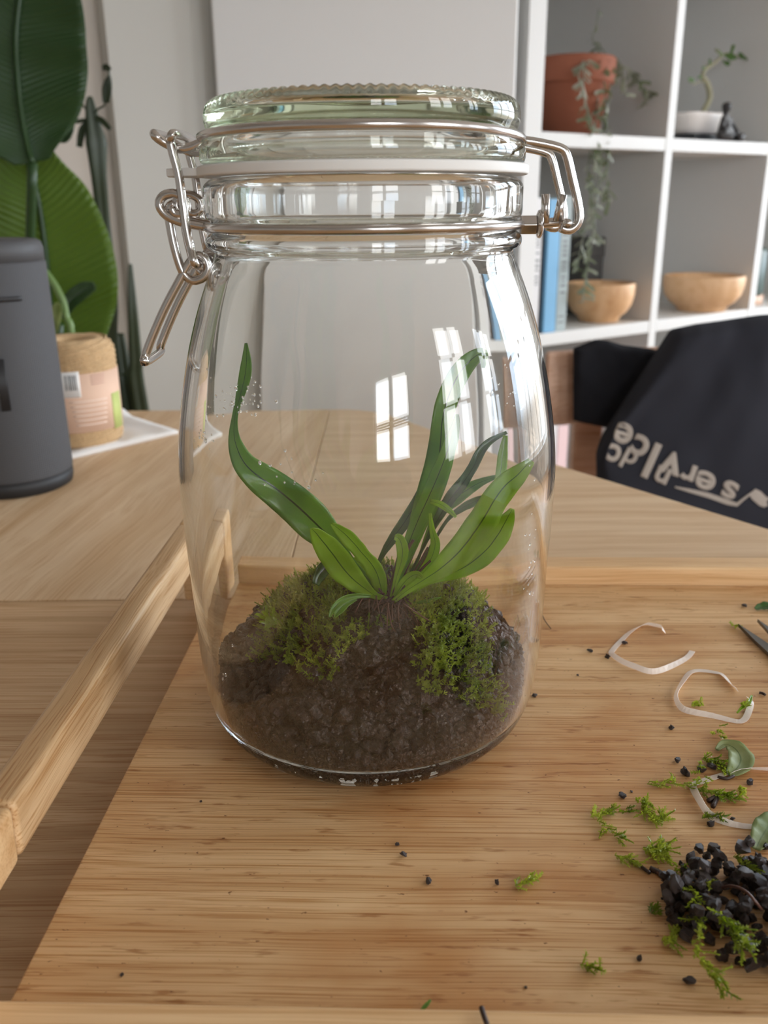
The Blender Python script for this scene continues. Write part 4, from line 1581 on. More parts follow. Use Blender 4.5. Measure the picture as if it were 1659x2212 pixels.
for pts in ([(1524, 180), (1512, 176), (1498, 182), (1491, 172)], [(1520, 150), (1524, 144), (1530, 138)], [(1560, 128), (1566, 136)], [(1560, 120), (1545, 106)], [(1582, 116), (1580, 98)]):
    brs.tube(smooth_path([at_n(x, y, bn) for x, y in pts], 4), .0015, 5)
brs.build('branch', M['bark'], bon)
for (x, y, x2, y2, w) in ((1491, 178, 1488, 168, 12), (1500, 176, 1492, 170, 9), (1562, 122, 1544, 106, 10), (1566, 118, 1582, 130, 14), (1578, 118, 1586, 96, 10), (1574, 116, 1590, 128, 12), (1596, 114, 1606, 128, 12), (1600, 120, 1614, 130, 8), (1566, 134, 1576, 140, 12), (1562, 132, 1572, 142, 9), (1524, 150, 1516, 146, 8), (1534, 140, 1532, 128, 8), (1516, 166, 1508, 168, 8)):
    o = px_leaf([(x, y), ((x + x2) / 2, (y + y2) / 2 - 1), (x2, y2)], [2, w, 3], at_n(x, y, bn)[1] - .004, at_n(x, y, bn)[1] - .012, cup=.3, nu=5, k=3).build('leaf', M['bonsai'], bon, fix=False)
    solidify(o, .0008)

# seated figurine, one skinned body
fn = N_SH - .026
f0 = at_n(1562, 298, fn)
fs_ = float(f0 @ ES)


def skin_figure(name, verts, edges, radii, m):
    me = bpy.data.meshes.new(name)
    me.from_pydata([tuple(map(float, v)) for v in verts], edges, [])
    o = link(name, me, m)
    o.modifiers.new('skin', 'SKIN').use_smooth_shade = True
    for i, r in enumerate(radii):
        d = me.skin_vertices[0].data[i]
        d.radius = (r, r) if not hasattr(r, '__len__') else r
        d.use_root = i == 0
    sb = o.modifiers.new('sub', 'SUBSURF')
    sb.levels = sb.render_levels = 2
    return o


def fpt(ds, dn, z):
    return sn(fs_ + ds, fn + dn * .8, Z1 + z)


V = [fpt(0, 0, .014), fpt(0, 0, .030), fpt(0, 0, .044), fpt(0, 0, .053), fpt(0, .001, .064), fpt(0, .001, .077),
     fpt(.012, .004, .043), fpt(.020, .012, .028), fpt(.020, .026, .017),
     fpt(-.012, .004, .043), fpt(-.020, .012, .028), fpt(-.020, .026, .017),
     fpt(.022, .010, .012), fpt(.040, .026, .009), fpt(.010, .038, .008),
     fpt(-.022, .010, .012), fpt(-.040, .026, .009), fpt(-.010, .038, .008)]
Ed = [(0, 1), (1, 2), (2, 3), (3, 4), (4, 5), (2, 6), (6, 7), (7, 8), (2, 9), (9, 10), (10, 11), (0, 12), (12, 13), (13, 14), (0, 15), (15, 16), (16, 17)]
Ra = [.016, .013, .0095, .0042, .0115, .0105, .0055, .0045, .004, .0055, .0045, .004, .0105, .0085, .0065, .0105, .0085, .0065]
tag(skin_figure('figurine', V, Ed, Ra, M['figure']), 'small black figurine sitting cross-legged beside the white bonsai dish', 'figurine')


# wooden bowls
def bowl(xl_, xr_, yt, n, zs, lab):
    c = at_n((xl_ + xr_) / 2, yt + 30, n)
    s = float(c @ ES)
    r = .5 * (xr_ - xl_) / F_PX * float((c - CAM) @ _f) * .985
    h = at_n((xl_ + xr_) / 2, yt, n)[2] - zs
    p = sn(s, n, zs)
    pr_ = [(0, 0), (.56, 0), (.60, .05), (.62, .12), (.80, .26), (.93, .45), (.99, .70), (1, .92), (.985, .99), (.95, 1.0), (.90, .96), (.88, .70), (.80, .42), (.60, .22), (0, .16)]
    o = MB().lathe([(a * r, b * h) for a, b in pr_], 56, tuple(p)).build('wooden_bowl', M['bowl'])
    tag(o, lab, 'bowl', 'turned wooden bowls')


bowl(1222, 1370, 610, N_SH - .068, Z2, 'pale wooden bowl beside the books, partly behind the vines')
bowl(1432, 1604, 594, N_SH - .056, Z2, 'wider pale wooden bowl alone in its shelf cube')


# books
def book(x0, x1, ytop, n_front, zs, m, lab, depth=.15, marks=None):
    a, b = at_n(x0, 640, n_front), at_n(x1, 640, n_front)
    s0, s1 = float(a @ ES), float(b @ ES)
    zt_ = at_n((x0 + x1) / 2, ytop, n_front)[2]
    t = thing('book', lab, 'book', sn((s0 + s1) / 2, n_front - depth / 2, zs), 'books on the shelves')
    o = MB()
    snbox(o, s0 + .0004, s1 - .0004, n_front - depth, n_front, zs, zt_)
    bevel(o.build('cover', m, t, smooth=False), .0015)
    pg_ = snbox(MB(), s0 + .0022, s1 - .0022, n_front - depth - .0006, n_front - .006, zs + .003, zt_ + .0004)
    pg_.build('pages', M['label'], t, smooth=False)
    if marks:
        mk = MB()
        for (z0, z1, ds) in marks:
            ww = (s1 - s0)
            z = zs + z0
            while z < zs + z1:
                l_ = rnd.uniform(.004, .008)
                snbox(mk, s0 + ww * (.5 - ds), s0 + ww * (.5 + ds), n_front - .0004, n_front + .0003, z, z + l_ * .55)
                z += l_ + rnd.choice((.0015, .0015, .006))
        mk.build('spine_print', M['ink'], t, smooth=False)


book(1149, 1165, 428, N_SH - .004, Z2, M['book_white'], 'slim white book leaning on the left side of the bookcase', marks=[(.09, .20, .22)])
book(1166, 1177, 445, N_SH - .012, Z2, M['book_black'], 'thin black book between the white and blue spines')
book(1177, 1203, 430, N_SH - .004, Z2, M['book_blue'], 'bright blue book standing on the middle shelf')
book(1203, 1226, 423, N_SH - .008, Z2, M['book_grey'], 'pale blue-grey book touching the wooden bowl', marks=[(.07, .20, .25), (.015, .028, .3)])
book(1196, 1222, 915, N_SH - .02, Z3, M['book_white'], 'white book low down beside the chair back')
book(1223, 1247, 916, N_SH - .022, Z3, M['book_pink'], 'pale pink book low down beside the chair back')

# card box behind the left bowl
zb1 = at_n(1305, 512, N_SH - .135)[2]
bx = thing('card_box', 'dark grey card box standing behind the left wooden bowl', 'box', sn(1.32, N_SH - .23, Z2))
bevel(snbox(MB(), 1.297, 1.344, N_SH - .33, N_SH - .135, Z2, zb1 - .018).build('box_body', M['box_dark'], bx, smooth=False), .0015)
bevel(snbox(MB(), 1.2955, 1.3455, N_SH - .332, N_SH - .133, zb1 - .040, zb1).build('box_lid', M['box_dark'], bx, smooth=False), .0015)
c = sn(1.687 + .022 + .072, N_SH - .10, Z2)
jb = thing('lidded_tub', 'dark teal tub on brown base at the right frame edge', 'tub', c)
MB().lathe([(0, 0), (.060, 0), (.062, .02), (0, .02)], 40, tuple(c)).build('base', M['chair_wood'], jb)
MB().lathe([(0, .02), (.056, .02), (.060, .03), (.060, .12), (.055, .128), (0, .128)], 40, tuple(c)).build('tub', M['teal'], jb)

# ------------------------------------------------------------------ chair with clothes
YC = .72
cl = at_y(1180, 760, YC)
ch = thing('chair', 'wooden chair with clothes over its back beyond the table', 'chair', (cl[0] + .20, YC - .18, 0))
zt_ = cl[2]
zb_ = at_y(1210, 916, YC)[2]
CX0, CX1 = cl[0], cl[0] + .42
rows = []
for t in np.linspace(0, 1, 13):
    x = CX0 + (CX1 - CX0) * t
    rows.append((x, YC + .03 * math.sin(math.pi * t)))
bk = MB()
nb_ = len(rows)
G = []
for (dy, z) in ((-.009, zb_), (-.009, zt_), (.009, zt_), (.009, zb_), (-.009, zb_)):
    G.append([(x, y + dy, z) for x, y in rows])
bk.grid(G)
bk.f += [tuple(i * nb_ for i in range(4)), tuple(i * nb_ + nb_ - 1 for i in range(3, -1, -1))]
bevel(bk.build('backrest', M['chair_wood'], ch, smooth=False), .004)
PX0 = at_y(1268, 950, YC + .025)[0]
for x in (PX0, CX1 - .05):
    bevel(MB().box((x, YC + .030, .40), (.034, .026, .80 - .04)).build('leg', M['chair_wood'], ch, smooth=False), .004)
for x in (CX0 + .02, CX1 - .02):
    bevel(MB().box((x, YC - .33, .215), (.034, .034, .43)).build('leg', M['chair_wood'], ch, smooth=False), .004)
bevel(MB().box(((CX0 + CX1) / 2, YC - .19, .44), (.43, .42, .024)).build('seat', M['chair_wood'], ch, smooth=False), .008)


def draped(name, top, bottom, Yf, thick, m, lab, cat, amp=.006, seed=0, n=44):
    """cloth with body: front sheet through the given outline, back sheet behind it, closed all round.
    top/bottom: lists of photo points left to right at depths Yf(x01, y01)"""
    def curve(pts):
        pp = np.array(pts, float)
        t = np.r_[0, np.cumsum(np.hypot(*np.diff(pp, axis=0).T))]
        t /= t[-1]
        return lambda u: (np.interp(u, t, pp[:, 0]), np.interp(u, t, pp[:, 1]))
    ct, cb_ = curve(top), curve(bottom)
    Gf, Gb = [], []
    for i in range(n):
        v = i / (n - 1)
        rf, rb_ = [], []
        for j in range(n):
            u = j / (n - 1)
            x = ct(u)[0] * (1 - v) + cb_(u)[0] * v
            y = ct(u)[1] * (1 - v) + cb_(u)[1] * v
            p = at_y(x, y, Yf(u, v))
            e = min(1, min(u, 1 - u, v, 1 - v) / .08)
            puff = math.sqrt(max(0, 1 - (1 - e) ** 2))
            fold = amp * (math.sin(u * 15 + v * 5 + seed) * .5 + mnoise.noise(Vector((u * 5 + seed, v * 2.2, 0))) + .5 * mnoise.noise(Vector((u * 11, v * 6, seed))))
            rf.append(p + np.array([0, -thick * .5 * puff - fold * puff, 0]))
            rb_.append(p + np.array([0, thick * .5 * puff, 0]))
        Gf.append(rf)
        Gb.append(list(reversed(rb_)))
    mb = MB().grid(Gf)
    o_ = len(mb.v)
    mb.grid(Gb)
    pr_ = [(0, j) for j in range(n)] + [(i, n - 1) for i in range(1, n)] + [(n - 1, j) for j in range(n - 2, -1, -1)] + [(i, 0) for i in range(n - 2, 0, -1)]
    for k in range(len(pr_)):
        (i, j), (i2, j2) = pr_[k], pr_[(k + 1) % len(pr_)]
        mb.f.append((i * n + j, i2 * n + j2, o_ + i2 * n + n - 1 - j2, o_ + i * n + n - 1 - j))
    o = mb.build(name, m)
    return tag(o, lab, cat), Gf


draped('folded_garment', [(1238, 752), (1262, 742), (1285, 733), (1310, 735), (1345, 745), (1400, 752), (1450, 762), (1500, 780)],
       [(1238, 908), (1262, 914), (1290, 920), (1320, 926), (1350, 936), (1400, 950), (1450, 960), (1500, 970)],
       lambda u, v: YC - .022 - .01 * u, .022, M['cloth_jet'], 'jet black folded garment hanging over the chair back', 'clothing', amp=.003, seed=2)
shirt, GF = draped('t_shirt', [(1452, 722), (1462, 710), (1500, 700), (1560, 692), (1600, 686), (1640, 680), (1700, 676), (1780, 672), (1860, 680)],
                   [(1318, 925), (1290, 990), (1290, 1060), (1400, 1110), (1520, 1160), (1620, 1210), (1720, 1260), (1800, 1290), (1900, 1300)],
                   lambda u, v: YC - .068 - .02 * v + .05 * max(0, u - .5), .045, M['cloth_black'], 'black t-shirt with pale upside-down lettering draped over the chair', 'clothing', amp=.007, seed=5)


# lettering on the shirt, printed upside down as it hangs; every print vertex lies just proud of the cloth
from mathutils.bvhtree import BVHTree
_bv = BVHTree.FromPolygons([tuple(v.co) for v in shirt.data.vertices], [tuple(q.vertices) for q in shirt.data.polygons])


def on_shirt(xp, yp, proud):
    d = Vector(ray(xp, yp)).normalized()
    hit = _bv.ray_cast(Vector(CAM), d)
    if hit[0] is None:
        return at_y(xp, yp, YC - .09)
    return np.array(hit[0] - d * proud)


def glyph(ch_, xp, yp, size, ang, slant=0.0, sx=1.0):
    """one printed letter, centred on photo point xp, yp; size in photo pixels"""
    cu = bpy.data.curves.new('letter', 'FONT')
    cu.body = ch_
    cu.size = 1.0
    cu.align_x, cu.align_y = 'CENTER', 'CENTER'
    cu.bevel_depth = .030
    cu.bevel_resolution = 0
    cu.resolution_u = 6
    to = bpy.data.objects.new('tmp', cu)
    me = bpy.data.meshes.new_from_object(to)
    bpy.data.objects.remove(to)
    bpy.data.curves.remove(cu)
    co = np.array([v.co[:] for v in me.vertices])
    co = co - (co.max(0) + co.min(0)) / 2
    ca, sa = math.cos(ang), math.sin(ang)
    vs = []
    for q in co:
        x, y = q[0] * sx + slant * q[1], q[1]
        X, Yy = x * ca - y * sa, x * sa + y * ca
        vs.append(on_shirt(xp + X * size, yp - Yy * size, .0016 + .02 * q[2]))
    fc = [tuple(p.vertices) for p in me.polygons]
    bpy.data.meshes.remove(me)
    return MB().add(vs, fc).build('letter', M['print'], shirt, smooth=False)


TA = math.radians(180 - 26)
for (c_, x, y, s_, an, sx_) in (('e', 1347, 936, 86, TA + .05, 1.0), ('c', 1383, 963, 88, TA, 1.0), ('l', 1407, 995, 108, TA + .03, 1.0), ('v', 1450, 1000, 96, TA + .15, 1.0), ('r', 1487, 1020, 70, TA + .12, 1.15), ('e', 1524, 1038, 76, TA + .1, 1.25), ('s', 1576, 1058, 74, TA + .08, 1.25),
                                ('c', 1327, 979, 74, TA + .1, .9), ('d', 1359, 992, 64, TA - .05, 1.0), ('n', 1431, 1026, 70, TA + .02, 1.0)):
    glyph(c_, x, y, s_, an, 0.0, sx_)
sw = MB()
ptsw = [(1458, 1052), (1490, 1060), (1530, 1070), (1570, 1084), (1592, 1090), (1606, 1078), (1622, 1066)]
wsw = [3, 8, 11, 12, 8, 6, 5]
G = []
for k, (x, y) in enumerate(ptsw):
    G.append([on_shirt(x, y - wsw[k] / 2, .002), on_shirt(x, y + wsw[k] / 2, .002)])
o = MB().grid(G).build('printed_stroke', M['print'], shirt, smooth=False)
solidify(o, .0006)
hand = [(1618, 1068), (1632, 1056), (1644, 1062), (1656, 1074), (1664, 1076), (1656, 1084), (1660, 1092), (1650, 1096), (1640, 1092), (1626, 1080)]
hv = [on_shirt(x, y, .0022) for x, y in hand]
n_ = len(hv)
hm = MB().add(hv + [p + np.array([0, .0008, 0]) for p in hv], [tuple(range(n_)), tuple(range(2 * n_ - 1, n_ - 1, -1))] + [(i, n_ + i, n_ + (i + 1) % n_, (i + 1) % n_) for i in range(n_)])
hm.build('printed_patch', M['print'], shirt, smooth=False)


# ------------------------------------------------------------------ scissors
def tri_blade(a, b, w, name, parent, z):
    """flat tapering blade from tip a to pivot end b"""
    a, b = np.array(a), np.array(b)
    d = (b - a)[:2]
    d /= np.linalg.norm(d)
    s = np.array([-d[1], d[0]])
    prof_ = [(0, .0004), (.25, .40), (.6, .8), (1.0, 1.0)]
    top, bot = [], []
    for t, k in prof_:
        p = a[:2] + (b - a)[:2] * t
        top.append(p + s * w * k * .5)
        bot.append(p - s * w * k * .5)
    poly = top + bot[::-1]
    o = MB().prism([tuple(p) for p in poly], z, z + .0014).build(name, M['steel_dark'], parent, smooth=False)
    bevel(o, .0004)
    return o


t1, t2 = at_z(1594, 1356, ZT), at_z(1634, 1354, ZT)
dirv = at_z(1659, 1408, ZT) - t1
dirv /= np.linalg.norm(dirv)
piv = t1 + dirv * .060
sc = thing('scissors', 'grey steel scissors with open blades at the right edge of the tray', 'scissors', (piv[0], piv[1], ZT))
tri_blade(t1, piv, .0085, 'blade', sc, ZT + .0005)
tri_blade(t2, piv + np.array([.004, .002, 0]), .0085, 'blade', sc, ZT + .0024)
MB().lathe([(0, 0), (.0028, 0), (.0028, .001), (.0018, .0018), (0, .0018)], 20, (piv[0], piv[1], ZT + .0036)).build('pivot_screw', M['steel_dark'], sc)
for sgn in (1, -1):
    nv = np.array([-dirv[1], dirv[0], 0]) * sgn
    e = piv + dirv * .022 + nv * .006
    ctr = e + dirv * .012 + nv * .006
    ring = [ctr + dirv * .013 * math.cos(a) + nv * .009 * math.sin(a) + np.array([0, 0, .0028]) for a in np.linspace(0, 2 * math.pi, 24, endpoint=False)]
    hm = MB().tube(ring, .0024, 8, True)
    hm.tube([piv + np.array([0, 0, .0024]), e + np.array([0, 0, .0026])], .0022, 8)
    hm.build('handle', M['steel_dark'], sc)


# ------------------------------------------------------------------ cut white plastic strips
def strip(pts, lab, w=.0023, seed=0):
    P = [at_z(x, y, ZT + .0008) for x, y in pts]
    sp = smooth_path(P, 3)
    n = len(sp)
    G, U = [], []
    for i in range(n):
        t = sp[min(i + 1, n - 1)] - sp[max(i - 1, 0)]
        t /= np.linalg.norm(t)
        s = np.array([-t[1], t[0], 0])
        an = .55 + .55 * math.sin(i / n * 11 + seed)         # twists between flat and on edge
        wv = s * math.cos(an) + np.array([0, 0, 1.0]) * math.sin(an)
        lift = abs(math.sin(an)) * w * .5 + .0003
        c = sp[i] * np.array([1, 1, 0]) + np.array([0, 0, ZT + lift])
        G.append([c + wv * w * q for q in (-.5, .5)])
        U.append([(.1 + .4 * q, .01 + i / n) for q in (0, 1)])
    o = MB().grid(G, U).build('plastic_strip', M['strip'], smooth=False, fix=False)
    solidify(o, .00012)
    tag(o, lab, 'strip', 'cut white plastic strips')


strip([(1434, 1366), (1430, 1357), (1412, 1352), (1392, 1350), (1362, 1364), (1340, 1384), (1324, 1402), (1322, 1412), (1345, 1430), (1372, 1442), (1400, 1452), (1425, 1450), (1460, 1434), (1485, 1418), (1496, 1404)],
      'curled white plastic strip nearest the back rail', seed=.4)
strip([(1592, 1492), (1578, 1478), (1562, 1458), (1548, 1451), (1512, 1446), (1490, 1452), (1474, 1474), (1462, 1496), (1460, 1512), (1470, 1530), (1490, 1538), (1540, 1546), (1590, 1556), (1608, 1552), (1618, 1534), (1622, 1514), (1614, 1508)],
      'curled white plastic strip with a green sprig on its right end', seed=2.2)
strip([(1690, 1668), (1659, 1664), (1600, 1662), (1560, 1672), (1520, 1684), (1498, 1694), (1500, 1710), (1512, 1734), (1528, 1758), (1550, 1770), (1590, 1780), (1640, 1784), (1690, 1788)],
      'curled white plastic strip just above the spilled soil heap', seed=1.2)

# ------------------------------------------------------------------ loose granules
GR = []
for k in range(12):
    V, Fc = grain_verts(1.0, .62, True)
    V = V - np.array([0, 0, V[:, 2].min()])
    mb = MB().add(V, Fc)
    me = mb.mesh('granule', False)
    me.materials.append(M['grain'])
    GR.append(me)


def granule(p, r, lab, group=None, name='soil_granule', m=None):
    o = bpy.data.objects.new(name, rnd.choice(GR))
    COL.objects.link(o)
    o.location = Vector([float(q) for q in p])
    o.rotation_euler = (0, 0, rnd.uniform(0, 6.28))
    o.scale = (r, r * rnd.uniform(.8, 1.2), r * rnd.uniform(.75, 1.05))
    return tag(o, lab, 'granule', group)


LOOSE = [  # photo position, width in photo pixels, label
    (1608, 1308, 11, 'grey granule near the green leaf scrap by the back rail'),
    (1349, 1388, 12, 'black granule inside the rearmost white strip'),
    (1274, 1406, 8, 'tiny black granule left of the rearmost white strip'),
    (1312, 1418, 12, 'black granule touching the left bend of the rearmost strip'),
    (1248, 1459, 6, 'very small black speck between jar and rearmost strip'),
    (1155, 1502, 12, 'black granule beside the right foot of the jar'),
    (1450, 1571, 12, 'black granule below the middle white strip'),
    (1462, 1642, 14, 'pointed black granule left of the round wilted leaf'),
    (1480, 1668, 20, 'flat shiny black granule left of the front strip'),
    (1513, 1660, 18, 'black granule under a thin moss strand by the front strip'),
    (1536, 1656, 16, 'black granule just below the round wilted leaf'),
    (1617, 1689, 18, 'black granule inside the front strip near the frame edge'),
    (1344, 1718, 17, 'shiny black granule alone above the moss clump'),
    (1536, 1781, 20, 'black granule under the lower bend of the front strip'),
    (1582, 1768, 12, 'half-hidden black granule behind the front strip'),
    (1508, 1834, 22, 'pointed black granule topmost above the soil heap'),
    (1490, 1854, 26, 'lumpy black granule second above the soil heap'),
    (1498, 1868, 24, 'lumpy black granule third above the soil heap'),
    (1500, 1880, 20, 'glossy black granule lowest in the row above the heap'),
    (1470, 1866, 12, 'small round granule left of the lumpy row'),
    (1578, 1888, 22, 'brown granule of the pair right of the lumpy row, left one'),
    (1594, 1884, 22, 'brown granule of the pair right of the lumpy row, right one'),
    (1570, 1905, 12, 'small granule under the brown pair'),
    (1450, 1905, 22, 'granule caught on the twig left of the heap'),
    (926, 1903, 14, 'black granule on the board in front of the jar, larger one'),
    (1073, 1907, 13, 'black granule right of the one in front of the jar'),
    (872, 1846, 12, 'small black granule just in front of the jar'),
    (858, 1825, 8, 'tiny black chip behind the small granule before the jar'),
    (1382, 2070, 18, 'blurred granule alone near the front rail'),
    (1490, 2118, 24, 'blurred brown granule nearest the front rail'),
    (264, 2105, 10, 'dark brown crumb on the board near its left front corner'),
    (1136, 2132, 8, 'tiny dark crumb on the board before the front rail'),
    (1430, 1942, 7, 'tiny reddish crumb left of the soil heap'),
    (434, 1732, 5, 'tiny dark speck on the board left of the jar'),
    (1364, 1710, 6, 'tiny pale crumb beside the shiny black granule'),
]
for x, y, w, lab in LOOSE:
    p = at_z(x, y + w * .3, ZT)
    r = w * .5 * float((p - CAM) @ _f) / F_PX
    granule(p, r, lab)

# the spilled heap at the right: stacked from the board up, each lump resting on what lies below
hc_ = at_z(1655, 1972, ZT)
placed = []
cand = 0
while len(placed) < 250 and cand < 9000:
    cand += 1
    x, y = hc_[0] + rnd.uniform(-.034, .030), hc_[1] + rnd.uniform(-.0205, .0205)
    q = ((x - hc_[0]) / .027) ** 2 + ((y - hc_[1]) / .0195) ** 2
    q += .35 * mnoise.noise(Vector((x * 110, y * 110, 4)))
    if q > 1:
        continue
    r = rnd.uniform(.0009, .0022)
    lev = 0
    for (a_, b_, c_, r_) in placed:
        if math.hypot(a_ - x, b_ - y) < (r + r_) * .82:
            lev = max(lev, c_ + r_ * .95)
    if lev > .0068:
        continue
    placed.append((x, y, lev, r))
    granule((x, y, ZT + lev), r, 'dark wet soil lump in the spilled heap at the right', 'soil lumps of the spilled heap', name='soil_lump')
# a few more lumps that read singly in the photo
for (x, y, w) in ((1478, 1925, 26), (1470, 1950, 22), (1485, 1960, 30), (1460, 1958, 16), (1500, 1945, 30), (1480, 2022, 30), (1530, 2030, 26), (1560, 2065, 26), (1505, 2000, 34), (1640, 1862, 34), (1650, 1890, 40), (1620, 1905, 30), (1655, 1830, 18), (1520, 1900, 24), (1540, 1910, 20), (1650, 1935, 30)):
    p = at_z(x, y + w * .3, ZT)
    granule(p, w * .5 * float((p - CAM) @ _f) / F_PX, 'dark wet soil lump in the spilled heap at the right', 'soil lumps of the spilled heap', name='soil_lump')


# ------------------------------------------------------------------ moss scraps, roots, leaf scraps on the tray
def scrap(pts, n, ln, lab, lf=.0013, m='moss', lift=.0010, lv=15):
    mb = MB()
    P = [at_z(x, y, ZT + lift) for x, y in pts]
    sp = smooth_path(P, max(2, int(n / max(1, len(P) - 1)) + 1)) if len(P) > 1 else P * n
    for k in range(n):
        q = sp[int(k / max(1, n) * (len(sp) - 1))]
        j = min(len(sp) - 1, int(k / max(1, n) * (len(sp) - 1)) + 1)
        d = sp[j] - q if len(P) > 1 and np.linalg.norm(sp[j] - q) > 1e-6 else rand_dir()
        d = d / np.linalg.norm(d) + np.array([rnd.uniform(-.9, .9), rnd.uniform(-.9, .9), rnd.uniform(-.05, .5)])
        d[2] = max(d[2], -.02)
        sprig(mb, q + np.array([rnd.uniform(-.0008, .0008), rnd.uniform(-.0008, .0008), 0]), d, ln * rnd.uniform(.6, 1.2), lf, lv)
    mb.v = [(a_, b_, max(c_, ZT + .0001)) for a_, b_, c_ in mb.v]
    tag(mb.build('moss_scrap', M[m], smooth=False, fix=False), lab, 'moss', 'moss scraps on the tray')


scrap([(1585, 1350)], 5, .0025, 'tiny yellow-green moss bit at the scissor tips')
scrap([(1508, 1512), (1508, 1526)], 7, .003, 'small moss tuft inside the middle white strip')
scrap([(1552, 1570), (1550, 1585), (1566, 1592)], 6, .004, 'thin moss bit just below the middle white strip')
scrap([(1518, 1640), (1545, 1645), (1565, 1660)], 20, .005, 'pale moss mat beside the round wilted leaf')
scrap([(1396, 1690), (1420, 1694), (1445, 1692), (1475, 1694), (1500, 1702), (1525, 1706), (1545, 1714)], 22, .0045, 'long thin moss strand running across the front strip')
scrap([(1512, 1650), (1518, 1680), (1530, 1702)], 8, .004, 'thin moss strand rising over the granules by the front strip')
scrap([(1545, 1712), (1565, 1720), (1588, 1722)], 16, .004, 'dark moss twig lying inside the front strip', m='moss_dark')
scrap([(1600, 1700), (1598, 1715)], 6, .003, 'small moss tip inside the front strip near the frame edge')
scrap([(1515, 1765), (1540, 1762), (1560, 1766)], 10, .004, 'moss twig lying on the lower bend of the front strip', m='moss_dark')
scrap([(1385, 1725), (1395, 1745), (1412, 1770), (1435, 1765)], 34, .005, 'bright moss clump below the lone shiny granule')
scrap([(1352, 1748), (1360, 1756)], 5, .003, 'tiny moss bit left of the bright clump', m='moss_dark')
scrap([(1280, 1765), (1300, 1760), (1322, 1752)], 16, .004, 'leftmost of the moss sprigs right of the jar')
scrap([(1295, 1775), (1320, 1800), (1345, 1812)], 12, .004, 'thin moss strand trailing toward the front clump')
scrap([(1392, 1832), (1410, 1840), (1428, 1828), (1440, 1850)], 42, .005, 'thick bright moss clump left of the lumpy granules')
scrap([(1332, 1850), (1355, 1858), (1375, 1866)], 12, .004, 'pale moss strand left of the dark twig')
scrap([(1466, 1870), (1468, 1900), (1466, 1912)], 10, .004, 'moss strand hanging down onto the twig by the heap')
scrap([(1118, 1915), (1132, 1908), (1160, 1900)], 12, .0035, 'lone moss sprig on the board between jar and front rail')
scrap([(1405, 1972), (1420, 1966)], 7, .003, 'small dark moss bit left of the heap', m='moss_dark')
scrap([(1440, 2022), (1450, 2036), (1462, 2010)], 14, .004, 'blurred moss tuft at the left foot of the heap')
scrap([(1255, 2082), (1275, 2092), (1295, 2100)], 9, .003, 'blurred moss bit alone before the front rail')
scrap([(1500, 1925), (1505, 1965), (1512, 2010), (1510, 2050), (1525, 2085), (1545, 2110), (1565, 2140)], 34, .0042, 'long moss shoot lying down the front of the soil heap', lift=.006)
scrap([(1555, 1975), (1575, 1998), (1592, 2025), (1612, 2045)], 26, .005, 'short moss shoot on top of the soil heap', lift=.009)
scrap([(1585, 1850), (1605, 1862), (1625, 1870)], 14, .004, 'bright moss shoot touching the top of the heap', lift=.004)
scrap([(1525, 1900), (1540, 1912)], 8, .003, 'moss bit on the twig end at the heap', lift=.004)
scrap([(1600, 1520), (1610, 1528), (1620, 1515)], 6, .003, 'green sprig on the right end of the middle strip', lift=.003)


def scrap_leaf(pts, w, lab, m='wilted', lift=.001, cup=.3):
    P = [at_z(x, y, ZT + lift) for x, y in pts]
    Wd = [q * float((p - CAM) @ _f) / F_PX for q, p in zip(w, P)]
    mb = leaf_mesh(P, Wd, cup=cup, ripple=.12, face=(0, -.3, 1))
    mb.v = [(a_, b_, max(c_, ZT + .0003)) for a_, b_, c_ in mb.v]
    o = mb.build('leaf_scrap', M[m], fix=False)
    solidify(o, .0002)
    tag(o, lab, 'leaf', 'leaf scraps on the tray')


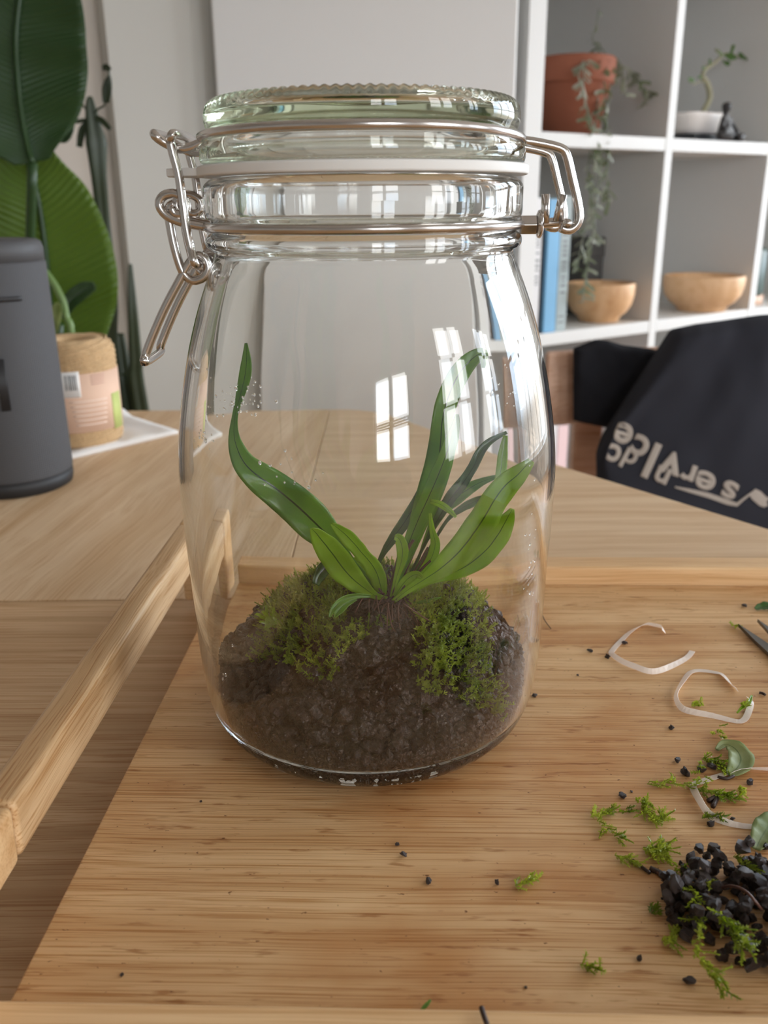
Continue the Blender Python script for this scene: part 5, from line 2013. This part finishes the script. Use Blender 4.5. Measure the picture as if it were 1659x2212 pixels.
scrap_leaf([(1548, 1620), (1565, 1608), (1588, 1618), (1600, 1640), (1590, 1662), (1572, 1672)], [8, 20, 44, 56, 44, 10], 'round wilted pale green leaf beside the moss mat')
scrap_leaf([(1632, 1835), (1644, 1810), (1660, 1785), (1680, 1760)], [14, 50, 60, 20], 'broad pale leaf cut by the right frame edge')
scrap_leaf([(1632, 1316), (1645, 1312), (1665, 1312), (1690, 1322)], [6, 22, 28, 14], 'dark green leaf piece by the scissors', 'fern_dark')
scrap_leaf([(910, 2182), (920, 2172), (930, 2160)], [4, 10, 3], 'small green leaf bit against the front rail', 'fern')
scrap_leaf([(1592, 1540), (1606, 1526), (1618, 1518), (1624, 1502)], [3, 8, 10, 3], 'narrow green blade on the right end of the middle strip', 'fern_bright', .003)


def rootlet(pts, r, lab, m='root_dark', lift=.0007):
    P = [at_z(x, y, ZT + (lift if not hasattr(lift, '__len__') else lift[i])) for i, (x, y) in enumerate(pts)]
    tag(MB().tube(smooth_path(P, 5), r, 6).build('root_bit', M[m]), lab, 'root', 'loose roots on the tray')


rootlet([(1366, 1858), (1380, 1868), (1404, 1886)], .0005, 'straight black root left of the twig')
rootlet([(1404, 1876), (1430, 1888), (1450, 1905), (1472, 1914), (1486, 1920), (1500, 1914), (1515, 1905)], .0008, 'brown twig leading to the soil heap')
rootlet([(1550, 1920), (1580, 1914), (1610, 1925), (1632, 1948), (1645, 1965)], .0004, 'thin reddish root arching over the soil heap', 'root', (.003, .008, .010, .009, .006))
rootlet([(1172, 1330), (1178, 1342), (1190, 1358)], .0002, 'hair-thin root on the board right of the jar')
rootlet([(1640, 1496), (1648, 1498), (1653, 1501)], .0005, 'short black root right of the middle strip')
rootlet([(1550, 1678), (1570, 1682), (1585, 1676)], .0005, 'dark root inside the front strip near its top')
rootlet([(1040, 2176), (1046, 2196), (1052, 2212)], .0006, 'blurred brown root bit lying on the front rail', 'root_dark', .0105)
rootlet([(1420, 1884), (1432, 1893)], .0006, 'tiny reddish root bit beside the twig', 'root')
rootlet([(1530, 1730), (1548, 1722), (1540, 1742)], .0008, 'dark root clump inside the front strip')
